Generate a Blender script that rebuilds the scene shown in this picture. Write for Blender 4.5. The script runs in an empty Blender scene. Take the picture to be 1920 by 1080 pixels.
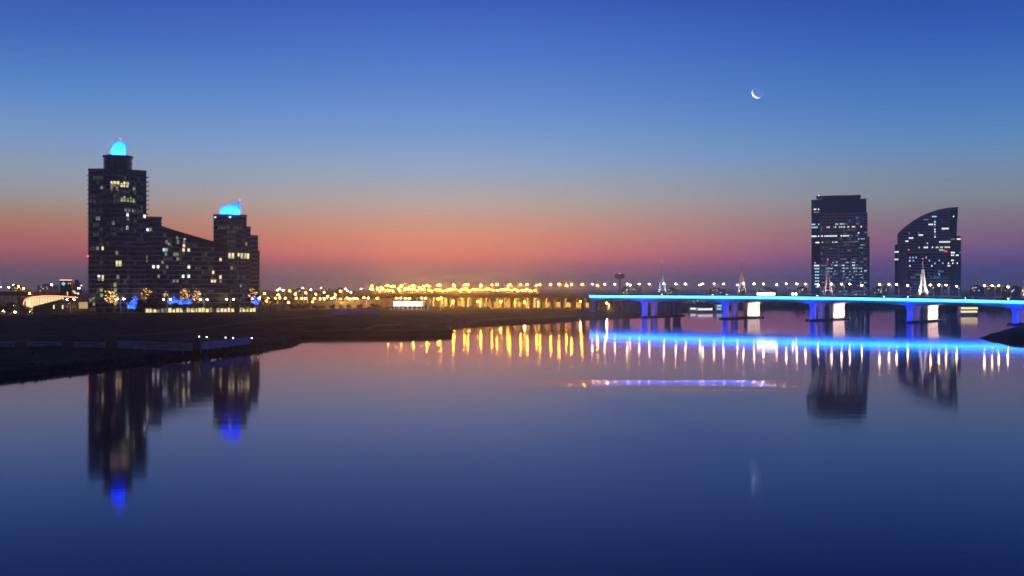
import bpy, bmesh, math, random
import numpy as np
from mathutils import Vector, Matrix

random.seed(7)
R = math.radians
scene = bpy.context.scene
COL = scene.collection

# ------------------------------------------------------------------ camera
CAM_H = 22.0
F = 2000.0                       # focal length in photo pixels (photo 1920 wide)
cam_d = bpy.data.cameras.new('camera')
cam_d.sensor_width = 36.0
cam_d.lens = 36.0 * F / 1920.0
cam_d.clip_start = 1.0
cam_d.clip_end = 60000.0
cam = bpy.data.objects.new('camera', cam_d)
cam.location = (0, 0, CAM_H)
cam.rotation_euler = (R(90), 0, 0)
COL.objects.link(cam)
scene.camera = cam

# ------------------------------------------------------------------ render / exposure
scene.view_settings.view_transform = 'Standard'
scene.view_settings.look = 'None'
scene.view_settings.exposure = 0.0
scene.view_settings.gamma = 1.0
scene.render.engine = 'CYCLES'
cy = scene.cycles
cy.use_denoising = True
try:
    cy.denoiser = 'OPENIMAGEDENOISE'
except Exception:
    pass
cy.max_bounces = 6
cy.diffuse_bounces = 2
cy.glossy_bounces = 3
cy.transmission_bounces = 3
cy.transparent_max_bounces = 8
cy.volume_bounces = 0
cy.sample_clamp_indirect = 12.0
cy.use_light_tree = True
cy.filter_width = 1.7


def lin(c):
    c = c / 255.0
    return c / 12.92 if c <= 0.04045 else ((c + 0.055) / 1.055) ** 2.4


def srgb(r, g, b):
    return (lin(r), lin(g), lin(b), 1.0)


# ------------------------------------------------------------------ world: twilight sky by elevation and azimuth
SUN_AZ, SUN_EL = R(-20), R(-22)          # the sun is below the horizon behind the glow
world = bpy.data.worlds.new('World')
scene.world = world
world.use_nodes = True
wt = world.node_tree
wt.nodes.clear()


def wn(t, **kw):
    n = wt.nodes.new(t)
    for k, v in kw.items():
        setattr(n, k, v)
    return n


def wmath(op, a, b=None, clamp=False):
    n = wn('ShaderNodeMath', operation=op, use_clamp=clamp)
    for i, s in enumerate((a, b)):
        if s is None:
            continue
        if isinstance(s, (int, float)):
            n.inputs[i].default_value = s
        else:
            wt.links.new(s, n.inputs[i])
    return n.outputs[0]


tc = wn('ShaderNodeTexCoord')
sep = wn('ShaderNodeSeparateXYZ')
wt.links.new(tc.outputs['Generated'], sep.inputs[0])
EL_MAX = 0.62
HAZE = 0.00017
elev = wmath('DIVIDE', wmath('MAXIMUM', sep.outputs[2], 0.0), EL_MAX, True)


def sky_ramp(stops):
    n = wn('ShaderNodeValToRGB')
    n.color_ramp.interpolation = 'LINEAR'
    el = n.color_ramp.elements
    pts = []
    for y, c in stops:
        t = (540.0 - y) / F
        sn = max(0.0, t / math.sqrt(1 + t * t))
        T = math.exp(-0.5 * HAZE * min(3500.0, 114.0 / max(sn, 1e-4)))      # light lost in the haze layer on the way
        c = srgb(*c)
        c = tuple(max(0.3 * v, (v - (1 - T) * h) / T) for v, h in zip(c[:3], (0.06, 0.04, 0.07))) + (1.0,)
        pts.append((sn / EL_MAX, c))
    pts.sort(key=lambda p: p[0])
    el[0].position, el[0].color = pts[0]
    el[1].position, el[1].color = pts[-1]
    for p, c in pts[1:-1]:
        e = el.new(p)
        e.color = c
    wt.links.new(elev, n.inputs[0])
    return n.outputs[0]


SKY_MID = [(540, (168, 118, 106)), (520, (168, 108, 104)), (500, (190, 102, 101)), (475, (220, 118, 102)),  # lowest stops also hold the warm glow of the street lamps
           (445, (216, 137, 111)), (415, (200, 151, 132)), (380, (179, 164, 158)), (340, (157, 166, 180)),
           (300, (137, 163, 200)), (240, (112, 150, 206)), (180, (94, 136, 205)), (100, (76, 118, 199)),
           (0, (57, 94, 182)), (-300, (32, 58, 130)), (-900, (16, 32, 90))]
SKY_LEFT = [(540, (104, 90, 100)), (518, (114, 88, 98)), (500, (130, 82, 94)), (478, (166, 86, 92)), (450, (178, 104, 94)),
            (420, (168, 126, 104)), (380, (156, 150, 150)), (340, (144, 156, 172)), (280, (122, 153, 196)),
            (200, (90, 136, 200)), (100, (66, 106, 186)), (0, (54, 84, 172)), (-300, (28, 50, 120)), (-900, (14, 28, 84))]
SKY_RIGHT = [(540, (70, 60, 158)), (515, (76, 64, 142)), (490, (102, 74, 130)), (460, (128, 92, 124)), (425, (132, 112, 126)),  # blue bridge-light glow in the haze is put into the lowest stops
             (380, (130, 136, 146)), (330, (116, 140, 170)), (280, (94, 137, 188)), (200, (73, 119, 189)), (100, (54, 94, 178)),
             (0, (38, 74, 160)), (-300, (24, 46, 114)), (-900, (14, 28, 84))]
SKY_BACK = [(540, (70, 64, 88)), (480, (66, 62, 92)), (400, (56, 58, 96)), (200, (40, 50, 102)),
            (0, (28, 40, 96)), (-900, (13, 25, 72))]
r_mid, r_left, r_right, r_back = map(sky_ramp, (SKY_MID, SKY_LEFT, SKY_RIGHT, SKY_BACK))
az = wmath('ARCTAN2', sep.outputs[0], sep.outputs[1])


def maprange(v, a, b):
    n = wn('ShaderNodeMapRange', interpolation_type='SMOOTHSTEP')
    wt.links.new(v, n.inputs[0])
    n.inputs[1].default_value = a
    n.inputs[2].default_value = b
    n.inputs[3].default_value = 0.0
    n.inputs[4].default_value = 1.0
    return n.outputs[0]


def wmix(f, a, b):
    n = wn('ShaderNodeMix', data_type='RGBA')
    wt.links.new(f, n.inputs[0])
    wt.links.new(a, n.inputs[6])
    wt.links.new(b, n.inputs[7])
    return n.outputs[2]


AZ0 = R(-3.5)
t_r = maprange(az, AZ0, R(25))
t_l = maprange(wmath('MULTIPLY', az, -1.0), -AZ0, R(27))
side = wmix(t_l, wmix(t_r, r_mid, r_right), r_left)
t_b = maprange(wmath('ABSOLUTE', az), R(30), R(105))
skycol = wmix(t_b, side, r_back)
bg = wn('ShaderNodeBackground')
bg.inputs[1].default_value = 1.0
wt.links.new(skycol, bg.inputs[0])
wo = wn('ShaderNodeOutputWorld')
wt.links.new(bg.outputs[0], wo.inputs[0])

# the sun, below the horizon: it only reaches the moon
sun_d = bpy.data.lights.new('sun', 'SUN')
sun_d.energy = 45.0
sun_d.angle = R(0.5)
sun_d.color = (1.0, 0.96, 0.9)
sun = bpy.data.objects.new('sun', sun_d)
sdir = Vector((math.sin(SUN_AZ) * math.cos(SUN_EL), math.cos(SUN_AZ) * math.cos(SUN_EL), math.sin(SUN_EL)))
sun.rotation_euler = (-sdir).to_track_quat('-Z', 'Y').to_euler()
COL.objects.link(sun)


# ------------------------------------------------------------------ helpers
def P(px, py, D):
    """photo pixel + depth -> world point"""
    return Vector(((px - 960.0) / F * D, D, CAM_H - (py - 540.0) / F * D))


def Dw(py, z=0.0):
    """depth at which height z shows at photo row py"""
    return (CAM_H - z) * F / (py - 540.0)


MATS = {}


def mat(name, col, rough=0.6, metal=0.0, var=0.25, scale=0.4, bump=0.0, spec=0.5):
    if name in MATS:
        return MATS[name]
    m = bpy.data.materials.new(name)
    m.use_nodes = True
    nt = m.node_tree
    b = nt.nodes['Principled BSDF']
    b.inputs['Roughness'].default_value = rough
    b.inputs['Metallic'].default_value = metal
    b.inputs['Specular IOR Level'].default_value = spec
    tcn = nt.nodes.new('ShaderNodeTexCoord')
    nz = nt.nodes.new('ShaderNodeTexNoise')
    nz.inputs['Scale'].default_value = scale
    nz.inputs['Detail'].default_value = 5.0
    nt.links.new(tcn.outputs['Object'], nz.inputs['Vector'])
    rp = nt.nodes.new('ShaderNodeValToRGB')
    rp.color_ramp.elements[0].position = 0.3
    rp.color_ramp.elements[1].position = 0.72
    rp.color_ramp.elements[0].color = (col[0] * (1 - var), col[1] * (1 - var), col[2] * (1 - var), 1)
    rp.color_ramp.elements[1].color = (col[0] * (1 + var), col[1] * (1 + var), col[2] * (1 + var), 1)
    nt.links.new(nz.outputs['Fac'], rp.inputs[0])
    nt.links.new(rp.outputs[0], b.inputs['Base Color'])
    if bump:
        bp = nt.nodes.new('ShaderNodeBump')
        bp.inputs['Strength'].default_value = bump
        bp.inputs['Distance'].default_value = 0.3
        nt.links.new(nz.outputs['Fac'], bp.inputs['Height'])
        nt.links.new(bp.outputs[0], b.inputs['Normal'])
    MATS[name] = m
    return m


def emit(name, col, strength):
    if name in MATS:
        return MATS[name]
    m = bpy.data.materials.new(name)
    m.use_nodes = True
    nt = m.node_tree
    nt.nodes.clear()
    e = nt.nodes.new('ShaderNodeEmission')
    e.inputs[0].default_value = (*col, 1)
    e.inputs[1].default_value = strength
    o = nt.nodes.new('ShaderNodeOutputMaterial')
    nt.links.new(e.outputs[0], o.inputs[0])
    MATS[name] = m
    return m


class MB:
    def __init__(self):
        self.v, self.f = [], []

    def add(self, vs, fs):
        o = len(self.v)
        self.v += [tuple(p) for p in vs]
        self.f += [tuple(i + o for i in f) for f in fs]
        return self

    def box(self, x0, x1, y0, y1, z0, z1):
        return self.add([(x0, y0, z0), (x1, y0, z0), (x1, y1, z0), (x0, y1, z0),
                         (x0, y0, z1), (x1, y0, z1), (x1, y1, z1), (x0, y1, z1)],
                        [(0, 3, 2, 1), (4, 5, 6, 7), (0, 1, 5, 4), (1, 2, 6, 5), (2, 3, 7, 6), (3, 0, 4, 7)])

    def hexa(self, a, b):
        """a, b: two matching quads (bottom/top or start/end)"""
        return self.add(list(a) + list(b), [(0, 3, 2, 1), (4, 5, 6, 7), (0, 1, 5, 4), (1, 2, 6, 5), (2, 3, 7, 6), (3, 0, 4, 7)])

    def prism(self, poly, z0, z1):
        n = len(poly)
        zt = z1 if callable(z1) else (lambda x, y: z1)
        vs = [(x, y, z0) for x, y in poly] + [(x, y, zt(x, y)) for x, y in poly]
        fs = [tuple(range(n - 1, -1, -1)), tuple(range(n, 2 * n))]
        fs += [(i, (i + 1) % n, n + (i + 1) % n, n + i) for i in range(n)]
        return self.add(vs, fs)

    def tube(self, p0, p1, r0, r1, n=6):
        p0, p1 = Vector(p0), Vector(p1)
        d = (p1 - p0).normalized()
        u = d.orthogonal().normalized()
        w = d.cross(u)
        vs = []
        for p, r in ((p0, r0), (p1, r1)):
            for i in range(n):
                a = 2 * math.pi * i / n
                vs.append(p + u * (r * math.cos(a)) + w * (r * math.sin(a)))
        fs = [tuple(range(n - 1, -1, -1)), tuple(range(n, 2 * n))]
        fs += [(i, (i + 1) % n, n + (i + 1) % n, n + i) for i in range(n)]
        return self.add(vs, fs)

    def ball(self, c, r, sz=1.0, nu=8, nv=5):
        vs, fs = [], []
        for j in range(nv + 1):
            t = math.pi * j / nv
            for i in range(nu):
                a = 2 * math.pi * i / nu
                vs.append((c[0] + r * math.sin(t) * math.cos(a), c[1] + r * math.sin(t) * math.sin(a), c[2] - r * sz * math.cos(t)))
        for j in range(nv):
            for i in range(nu):
                fs.append((j * nu + i, j * nu + (i + 1) % nu, (j + 1) * nu + (i + 1) % nu, (j + 1) * nu + i))
        return self.add(vs, fs)

    def mesh(self, name, m=None, smooth=False):
        me = bpy.data.meshes.new(name)
        me.from_pydata(self.v, [], self.f)
        if m:
            me.materials.append(m)
        if smooth:
            me.polygons.foreach_set('use_smooth', [True] * len(me.polygons))
        me.update()
        return me

    def build(self, name, m, parent=None, smooth=False):
        return link(name, self.mesh(name, m, smooth), parent)


def link(name, me, parent=None, loc=None, rz=None, scale=None):
    o = bpy.data.objects.new(name, me)
    COL.objects.link(o)
    if parent:
        o.parent = parent
    if loc is not None:
        o.location = loc
    if rz is not None:
        o.rotation_euler = (0, 0, rz)
    if scale is not None:
        o.scale = scale
    return o


def tag(o, label=None, cat=None, group=None, kind=None):
    for k, v in (('label', label), ('category', cat), ('group', group), ('kind', kind)):
        if v:
            o[k] = v
    return o


def thing(name, label, cat, loc=(0, 0, 0), rz=0.0, group=None):
    o = bpy.data.objects.new(name, None)
    COL.objects.link(o)
    o.location = loc
    o.rotation_euler = (0, 0, rz)
    o.empty_display_size = 0.1
    return tag(o, label, cat, group)


def dup(root, loc, rz=0.0, label=None, scale=None):
    r = root.copy()
    COL.objects.link(r)
    r.location = loc
    r.rotation_euler = (0, 0, rz)
    if scale:
        r.scale = (scale,) * 3
    if label:
        r['label'] = label
    for ch in list(root.children):
        c = ch.copy()
        COL.objects.link(c)
        c.parent = r
        for g in ch.children:
            d = g.copy()
            COL.objects.link(d)
            d.parent = c
    return r


ORD = ('first second third fourth fifth sixth seventh eighth ninth tenth eleventh twelfth thirteenth fourteenth fifteenth '
       'sixteenth seventeenth eighteenth nineteenth twentieth').split()
ORD += ['twenty-' + w for w in ORD[:9]] + ['thirtieth'] + ['thirty-' + w for w in ORD[:9]] + ['fortieth'] + ['forty-' + w for w in ORD[:9]]


def face_cam(px, D, z):
    """base point, yaw that turns local -Y to the camera, metres per photo pixel across and up"""
    p = P(px, 540, D)
    a = math.atan2(p.x, p.y)
    return (p.x, D, z), -a, D / F * math.cos(a), D / F


def spot(name, loc, aim, power, col, ang=70, blend=0.5, size=0.4, parent=None):
    d = bpy.data.lights.new(name, 'SPOT')
    d.energy = power
    d.color = col
    d.spot_size = R(ang)
    d.spot_blend = blend
    d.shadow_soft_size = size
    o = bpy.data.objects.new(name, d)
    COL.objects.link(o)
    o.location = loc
    o.rotation_euler = (Vector(aim) - Vector(loc)).to_track_quat('-Z', 'Y').to_euler()
    if parent:
        o.parent = parent
        o.matrix_parent_inverse = parent.matrix_basis.inverted()
    return o


# materials
M_GLASS = mat('dark_curtain_glass', (0.012, 0.017, 0.05), 0.12, 0.0, 0.35, 0.08, 0, 0.8)
M_GLASS_B = mat('blue_tinted_glass', (0.014, 0.018, 0.085), 0.15, 0.0, 0.3, 0.08, 0, 0.8)
M_SLAB = mat('pale_metal_slab_edge', (0.44, 0.46, 0.62), 0.5, 0.0, 0.2, 0.15)
M_MULL = mat('dark_mullion_metal', (0.03, 0.032, 0.04), 0.4, 0.5, 0.2, 0.3)
M_ROOF = mat('dark_roof_metal', (0.03, 0.03, 0.035), 0.6, 0.1, 0.2, 0.2)
M_STONE = mat('buff_stone_cladding', (0.26, 0.23, 0.22), 0.8, 0, 0.15, 0.1)
M_CONC = mat('weathered_concrete', (0.34, 0.32, 0.30), 0.85, 0, 0.2, 0.15, 0.2)
M_WHITEC = mat('white_painted_concrete', (0.62, 0.6, 0.57), 0.8, 0, 0.12, 0.2, 0.1)
M_DCONC = mat('dark_wet_concrete', (0.05, 0.05, 0.055), 0.7, 0, 0.3, 0.2, 0.2)
M_ASPH = mat('asphalt', (0.05, 0.05, 0.052), 0.8, 0, 0.25, 0.3)
M_POLE = mat('galvanised_steel', (0.55, 0.52, 0.50), 0.5, 0.2, 0.15, 0.5)
M_WHITEM = mat('white_painted_steel', (0.6, 0.6, 0.62), 0.45, 0, 0.1, 0.4)
M_BARK = mat('palm_bark', (0.06, 0.045, 0.03), 0.9, 0, 0.3, 1.5)
M_LEAF = mat('leaf_green', (0.035, 0.05, 0.025), 0.6, 0, 0.45, 0.9)
M_HOARD = mat('white_hoarding_board', (0.85, 0.68, 0.58), 0.7, 0, 0.15, 0.3)
M_PRINT = mat('grey_print', (0.12, 0.12, 0.15), 0.8, 0, 0.1, 1.0)
M_SAND = mat('sand_render', (0.36, 0.29, 0.22), 0.9, 0, 0.15, 0.3)
E_WARM = emit('warm_window_light', (1.0, 0.80, 0.42), 1.25)
E_DIM = emit('dim_window_light', (0.75, 0.70, 0.50), 0.32)
E_WHITE = emit('white_window_light', (0.92, 0.96, 0.92), 1.6)
E_CYAN = emit('cool_window_light', (0.35, 0.78, 1.0), 1.25)
E_GREEN = emit('greenish_window_light', (0.60, 0.85, 0.35), 0.6)
E_GOLD = emit('golden_lobby_light', (1.0, 0.78, 0.34), 1.6)
E_RED = emit('red_beacon_light', (1.0, 0.05, 0.07), 7.0)
E_ROOFL = emit('small_roof_light', (1.0, 0.85, 0.75), 6.0)
E_SODIUM = emit('sodium_lamp_light', (1.0, 0.38, 0.006), 760.0)
E_LAMPW = emit('warm_white_lamp_light', (1.0, 0.66, 0.30), 150.0)
E_LAMPC = emit('cold_white_lamp_light', (0.75, 0.95, 1.0), 60.0)
E_LED = emit('blue_led_light', (0.016, 0.21, 1.0), 26.0)
E_FLOOD = emit('white_floodlight', (1.0, 0.93, 0.95), 22.0)
E_NEON = emit('red_neon_light', (1.0, 0.30, 0.16), 4.0)
E_HALL = emit('hall_interior_light', (1.0, 0.70, 0.36), 1.3)
E_FAIRY = emit('amber_fairy_light', (1.0, 0.52, 0.16), 5.0)
E_FAIRYB = emit('blue_fairy_light', (0.03, 0.10, 1.0), 7.0)
E_SIGN = emit('white_sign_light', (0.92, 0.97, 1.0), 4.5)
E_LOGO = emit('blue_emblem_light', (0.10, 0.42, 1.0), 2.2)

# ------------------------------------------------------------------ moon
moon_d = 24000.0
mp = P(1421, 173, moon_d)
MO = MB().ball((0, 0, 0), 11.0 / F * moon_d, 1.0, 48, 32)
mm = bpy.data.materials.new('moon_regolith')
mm.use_nodes = True
nt = mm.node_tree
nt.nodes.clear()
df = nt.nodes.new('ShaderNodeBsdfDiffuse')
df.inputs[0].default_value = (0.5, 0.48, 0.45, 1)
tr = nt.nodes.new('ShaderNodeBsdfTransparent')
ad = nt.nodes.new('ShaderNodeAddShader')
om = nt.nodes.new('ShaderNodeOutputMaterial')
nt.links.new(df.outputs[0], ad.inputs[0])
nt.links.new(tr.outputs[0], ad.inputs[1])
gm = nt.nodes.new('ShaderNodeNewGeometry')
mxm = nt.nodes.new('ShaderNodeMixShader')
tr2 = nt.nodes.new('ShaderNodeBsdfTransparent')
nt.links.new(gm.outputs['Backfacing'], mxm.inputs[0])
nt.links.new(ad.outputs[0], mxm.inputs[1])
nt.links.new(tr2.outputs[0], mxm.inputs[2])
nt.links.new(mxm.outputs[0], om.inputs[0])
moon = MO.build('moon', mm, None, True)
moon.location = mp
# light linking keeps the sun to the moon, standing in for the earth's shadow
moon_set = bpy.data.collections.new('sunlit')
moon_set.objects.link(moon)
sun.light_linking.receiver_collection = moon_set
tag(moon, 'thin white crescent moon with faint dark disc in the blue sky', 'moon')

# ------------------------------------------------------------------ bridge axis (shared by terrain and bridge)
BD = Vector((0.781, -0.625))          # along the bridge, towards the right and the camera
BN = Vector((0.625, 0.781))           # across, away from the camera


def bp(X, w, z):
    return Vector((X + BN.x * w, 879.8 - 0.8 * X + BN.y * w, z))


def bs(px):
    """X station on the near edge that shows at photo column px"""
    k = (px - 960.0) / F
    return 879.8 * k / (1 + 0.8 * k)


def deck_z(X):
    c = 7.0e-5 if X > 140 else 1.0e-5
    return 16.35 - c * (X - 140) ** 2


# ------------------------------------------------------------------ ground
SHORE_PX = [(-900, 745), (-400, 738), (-150, 728), (0, 712), (90, 701), (165, 693), (270, 678), (330, 671), (385, 666), (440, 661),
            (485, 656), (520, 650), (545, 646), (562, 641), (556, 637.5), (530, 635), (500, 633), (570, 632), (700, 631),
            (780, 630), (846, 627.5), (846, 620.5), (815, 619.5), (800, 616.5), (845, 613.5), (900, 609), (965, 606),
            (1050, 602), (1090, 598.5), (1115, 596), (1204, 593), (1262, 588), (1300, 583), (1340, 580), (1420, 579), (1520, 578.5), (1650, 578),
            (1800, 578.5), (1920, 578), (2300, 577), (3400, 577)]
shore = []
for i, (px, py) in enumerate(SHORE_PX):
    d = Dw(py)
    shore.append(((px - 960) / F * d, d))
far_poly = shore + [(30000, 30000), (-30000, 30000), (-30000, 214)]


def seg_dist(X, Y, poly, closed=False):
    d2 = np.full(X.shape, 1e18)
    n = len(poly)
    for i in range(n if closed else n - 1):
        ax, ay = poly[i]
        bx, by = poly[(i + 1) % n]
        dx, dy = bx - ax, by - ay
        L = dx * dx + dy * dy + 1e-9
        t = np.clip(((X - ax) * dx + (Y - ay) * dy) / L, 0, 1)
        d2 = np.minimum(d2, (X - ax - t * dx) ** 2 + (Y - ay - t * dy) ** 2)
    return np.sqrt(d2)


def inside(X, Y, poly):
    r = np.zeros(X.shape, bool)
    n = len(poly)
    for i in range(n):
        ax, ay = poly[i]
        bx, by = poly[(i + 1) % n]
        c = ((ay > Y) != (by > Y)) & (X < (bx - ax) * (Y - ay) / (by - ay + 1e-12) + ax)
        r ^= c
    return r


def sstep(x, a, b):
    t = np.clip((x - a) / (b - a), 0, 1)
    return t * t * (3 - 2 * t)


_NG = {}


def vnoise(X, Y, s, seed):
    if seed not in _NG:
        _NG[seed] = np.random.RandomState(seed).rand(256, 256)
    g = _NG[seed]
    u, v = X / s, Y / s
    i, j = np.floor(u).astype(int), np.floor(v).astype(int)
    fu, fv = u - i, v - j
    fu, fv = fu * fu * (3 - 2 * fu), fv * fv * (3 - 2 * fv)
    a = g[i % 256, j % 256] * (1 - fu) + g[(i + 1) % 256, j % 256] * fu
    b = g[i % 256, (j + 1) % 256] * (1 - fu) + g[(i + 1) % 256, (j + 1) % 256] * fu
    return a * (1 - fv) + b * fv - 0.5


def ground_h(X, Y):
    d = seg_dist(X, Y, shore)
    d = np.where(inside(X, Y, far_poly), d, -d)
    px = X / np.maximum(Y, 1) * F + 960
    bank = 1.9 * sstep(d, -1.2, 2.2) - 1.6 * (1 - sstep(d, -6, -1.0))
    west = 1 - sstep(px, 640, 900)
    plateau = west * 5.0 * sstep(Y, 470, 585) * sstep(d, 2, 40)
    mid = (1 - west) * (1 - sstep(px, 1150, 1330)) * 3.2 * sstep(d, 4, 60)
    far = sstep(px, 1150, 1330) * 3.0 * sstep(d, 4, 120)
    bumps = (vnoise(X, Y, 18, 1) * 1.0 + vnoise(X, Y, 6, 2) * 0.5 + vnoise(X, Y, 2.2, 3) * 0.22) * sstep(d, 0.0, 12)
    flat = sstep(Y, 575, 600) * west
    return bank + plateau + mid + far + bumps * (1 - 0.9 * flat) * (1 - sstep(Y, 1200, 2500)), d


cols = np.arange(-700, 2701, 5.0)
rows = [205.0]
while rows[-1] < 14000:
    d = rows[-1]
    rows.append(d + (1.6 if d < 560 else 3.0 if d < 1000 else d * 0.02))
rows = np.array(rows)
GX = ((cols[None, :] - 960) / F) * rows[:, None]
GY = np.repeat(rows[:, None], len(cols), 1)
GZ, GD = ground_h(GX, GY)
nr, nc = GX.shape
idx = np.arange(nr * nc).reshape(nr, nc)
quads = np.stack([idx[:-1, :-1], idx[:-1, 1:], idx[1:, 1:], idx[1:, :-1]], -1).reshape(-1, 4)
keep = (GD > -7).ravel()
quads = quads[keep[quads].any(1)]
used = np.unique(quads)
remap = np.full(nr * nc, -1)
remap[used] = np.arange(len(used))
me = bpy.data.meshes.new('ground')
vv = np.stack([GX.ravel(), GY.ravel(), GZ.ravel()], -1)[used]
me.from_pydata(vv.tolist(), [], remap[quads].tolist())
M_GROUND = mat('dark_damp_soil', (0.030, 0.028, 0.030), 0.95, 0, 0.75, 0.07, 0.5, 0.2)
me.materials.append(M_GROUND)
me.polygons.foreach_set('use_smooth', [True] * len(me.polygons))
tag(link('ground', me), kind='structure')


def gz(x, y):
    return float(ground_h(np.array([float(x)]), np.array([float(y)]))[0][0])


# ------------------------------------------------------------------ water
xs = np.concatenate([np.linspace(-14000, -400, 8), np.linspace(-300, -20, 15), np.arange(-14, 90, 2.0), np.linspace(100, 400, 12), np.linspace(600, 14000, 8)])
ys = np.concatenate([np.linspace(-600, 85, 10), np.arange(90, 282, 0.8), np.linspace(284, 1300, 40), np.linspace(1500, 14000, 8)])
WX, WY = np.meshgrid(xs, ys)
WZ = np.zeros_like(WX)
pxw = WX / np.maximum(WY, 1) * F + 960
# a low swell running across the middle of the creek (a passing boat's wake)
for yc, A, Ln, Lf, x0, x1 in ((233.0, 0.60, 120.0, 20.0, 945, 1565), (221.0, 0.10, 30.0, 4.0, 1120, 1545)):
    yy = yc + 2.2 * np.sin(WX / 29.0) + 0.8 * np.sin(WX / 9.3 + 1) - 0.05 * (WX - 30)
    win = sstep(pxw, x0, x0 + 300) * (1 - sstep(pxw, x1 - 230, x1))
    brk = 0.92 + 0.30 * vnoise(WX, WY * 0.3, 9, 9) + np.where(WY > yy, 0.05 * np.sin(WY * 1.7 + WX * 0.11), 0.0)
    u = WY - yy
    prof_w = np.where(u < 0, np.clip(1 + u / Ln, 0, 1), np.clip(1 - u / Lf, 0, 1))
    WZ += A * win * brk * np.where(u < 0, 0.5 - 0.5 * np.cos(np.pi * prof_w), prof_w)
me = bpy.data.meshes.new('water')
nr, nc = WX.shape
idx = np.arange(nr * nc).reshape(nr, nc)
quads = np.stack([idx[:-1, :-1], idx[:-1, 1:], idx[1:, 1:], idx[1:, :-1]], -1).reshape(-1, 4)
me.from_pydata(np.stack([WX.ravel(), WY.ravel(), WZ.ravel()], -1).tolist(), [], quads.tolist())
me.polygons.foreach_set('use_smooth', [True] * len(me.polygons))
mw = bpy.data.materials.new('still_creek_water')
mw.use_nodes = True
nt = mw.node_tree
nt.nodes.clear()
fres = nt.nodes.new('ShaderNodeFresnel')
fres.inputs['IOR'].default_value = 1.31
deep = nt.nodes.new('ShaderNodeBsdfDiffuse')
deep.inputs[0].default_value = (0.008, 0.006, 0.028, 1)
b = nt.nodes.new('ShaderNodeBsdfGlossy')
b.distribution = 'GGX'
b.inputs['Color'].default_value = (0.91, 0.79, 0.98, 1)
mixw = nt.nodes.new('ShaderNodeMixShader')
outw = nt.nodes.new('ShaderNodeOutputMaterial')
nt.links.new(fres.outputs[0], mixw.inputs[0])
nt.links.new(deep.outputs[0], mixw.inputs[1])
nt.links.new(b.outputs[0], mixw.inputs[2])
nt.links.new(mixw.outputs[0], outw.inputs[0])
tcn = nt.nodes.new('ShaderNodeTexCoord')
mpn = nt.nodes.new('ShaderNodeMapping')
mpn.inputs['Scale'].default_value = (0.012, 0.05, 1)
nz = nt.nodes.new('ShaderNodeTexNoise')
nz.inputs['Scale'].default_value = 1.0
nz.inputs['Detail'].default_value = 4
nt.links.new(tcn.outputs['Object'], mpn.inputs[0])
nt.links.new(mpn.outputs[0], nz.inputs['Vector'])
mr = nt.nodes.new('ShaderNodeMapRange')
mr.inputs[1].default_value = 0.3
mr.inputs[2].default_value = 0.7
mr.inputs[3].default_value = 0.050
mr.inputs[4].default_value = 0.078
nt.links.new(nz.outputs['Fac'], mr.inputs[0])
nt.links.new(mr.outputs[0], b.inputs['Roughness'])
mp2 = nt.nodes.new('ShaderNodeMapping')
mp2.inputs['Scale'].default_value = (0.05, 0.16, 1)
nz2 = nt.nodes.new('ShaderNodeTexNoise')
nz2.inputs['Scale'].default_value = 1.0
nz2.inputs['Detail'].default_value = 3
nt.links.new(tcn.outputs['Object'], mp2.inputs[0])
nt.links.new(mp2.outputs[0], nz2.inputs['Vector'])
bpn = nt.nodes.new('ShaderNodeBump')
bpn.inputs['Strength'].default_value = 1.0
bpn.inputs['Distance'].default_value = 0.014
nt.links.new(nz2.outputs['Fac'], bpn.inputs['Height'])
nt.links.new(bpn.outputs[0], b.inputs['Normal'])
me.materials.append(mw)
tag(link('water', me), kind='structure')

# quay wall of the timber wharf
def wall_strip(name, pts, h, t, m, label, cat, z0=-1.0):
    """a low wall that follows world points; one coping slab and panels as parts"""
    root = thing(name, label, cat, (pts[0][0], pts[0][1], 0))
    o = Vector((pts[0][0], pts[0][1], 0))
    for a, b2 in zip(pts[:-1], pts[1:]):
        a, b2 = Vector((*a[:2], 0)), Vector((*b2[:2], 0))
        L = (b2 - a).length
        n = max(1, int(round(L / 9.0)))
        d = (b2 - a) / n
        nn = Vector((-d.y, d.x, 0)).normalized() * t
        for k in range(n):
            p, q = a + d * k + d * 0.004 - o, a + d * (k + 1) - d * 0.004 - o
            up0, up1 = Vector((0, 0, z0)), Vector((0, 0, h))
            MB().hexa([p + up0, q + up0, q + nn + up0, p + nn + up0], [p + up1, q + up1, q + nn + up1, p + nn + up1]).build('wall_panel', m, root)
        p, q = a - o, b2 - o
        c0, c1 = Vector((0, 0, h + 0.003)), Vector((0, 0, h + 0.3))
        e = nn.normalized() * 0.25
        MB().hexa([p - e + c0, q - e + c0, q + nn + e + c0, p + nn + e + c0], [p - e + c1, q - e + c1, q + nn + e + c1, p + nn + e + c1]).build('coping', m, root)
    return root


def wpt(px, py, z=0.0):
    d = Dw(py, z)
    return ((px - 960) / F * d, d)


wall_strip('quay_wall', [wpt(520, 632.5), wpt(600, 632.3), wpt(700, 631.6), wpt(780, 630.5), wpt(848, 628), wpt(847, 621)], 2.3, 1.5, M_DCONC,
           'dark stepped quay wall ending square in the middle of the water', 'quay')

# ------------------------------------------------------------------ building kit
def offset(poly, d):
    n = len(poly)
    out = []
    for i in range(n):
        a, b2, c = Vector(poly[i - 1]), Vector(poly[i]), Vector(poly[(i + 1) % n])
        e1, e2 = (b2 - a).normalized(), (c - b2).normalized()
        n1, n2 = Vector((e1.y, -e1.x)), Vector((e2.y, -e2.x))
        k = n1 + n2
        k = k / max(0.35, k.dot(n1)) if k.length > 1e-6 else n1
        out.append((b2.x + k.x * d, b2.y + k.y * d))
    return out


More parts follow.
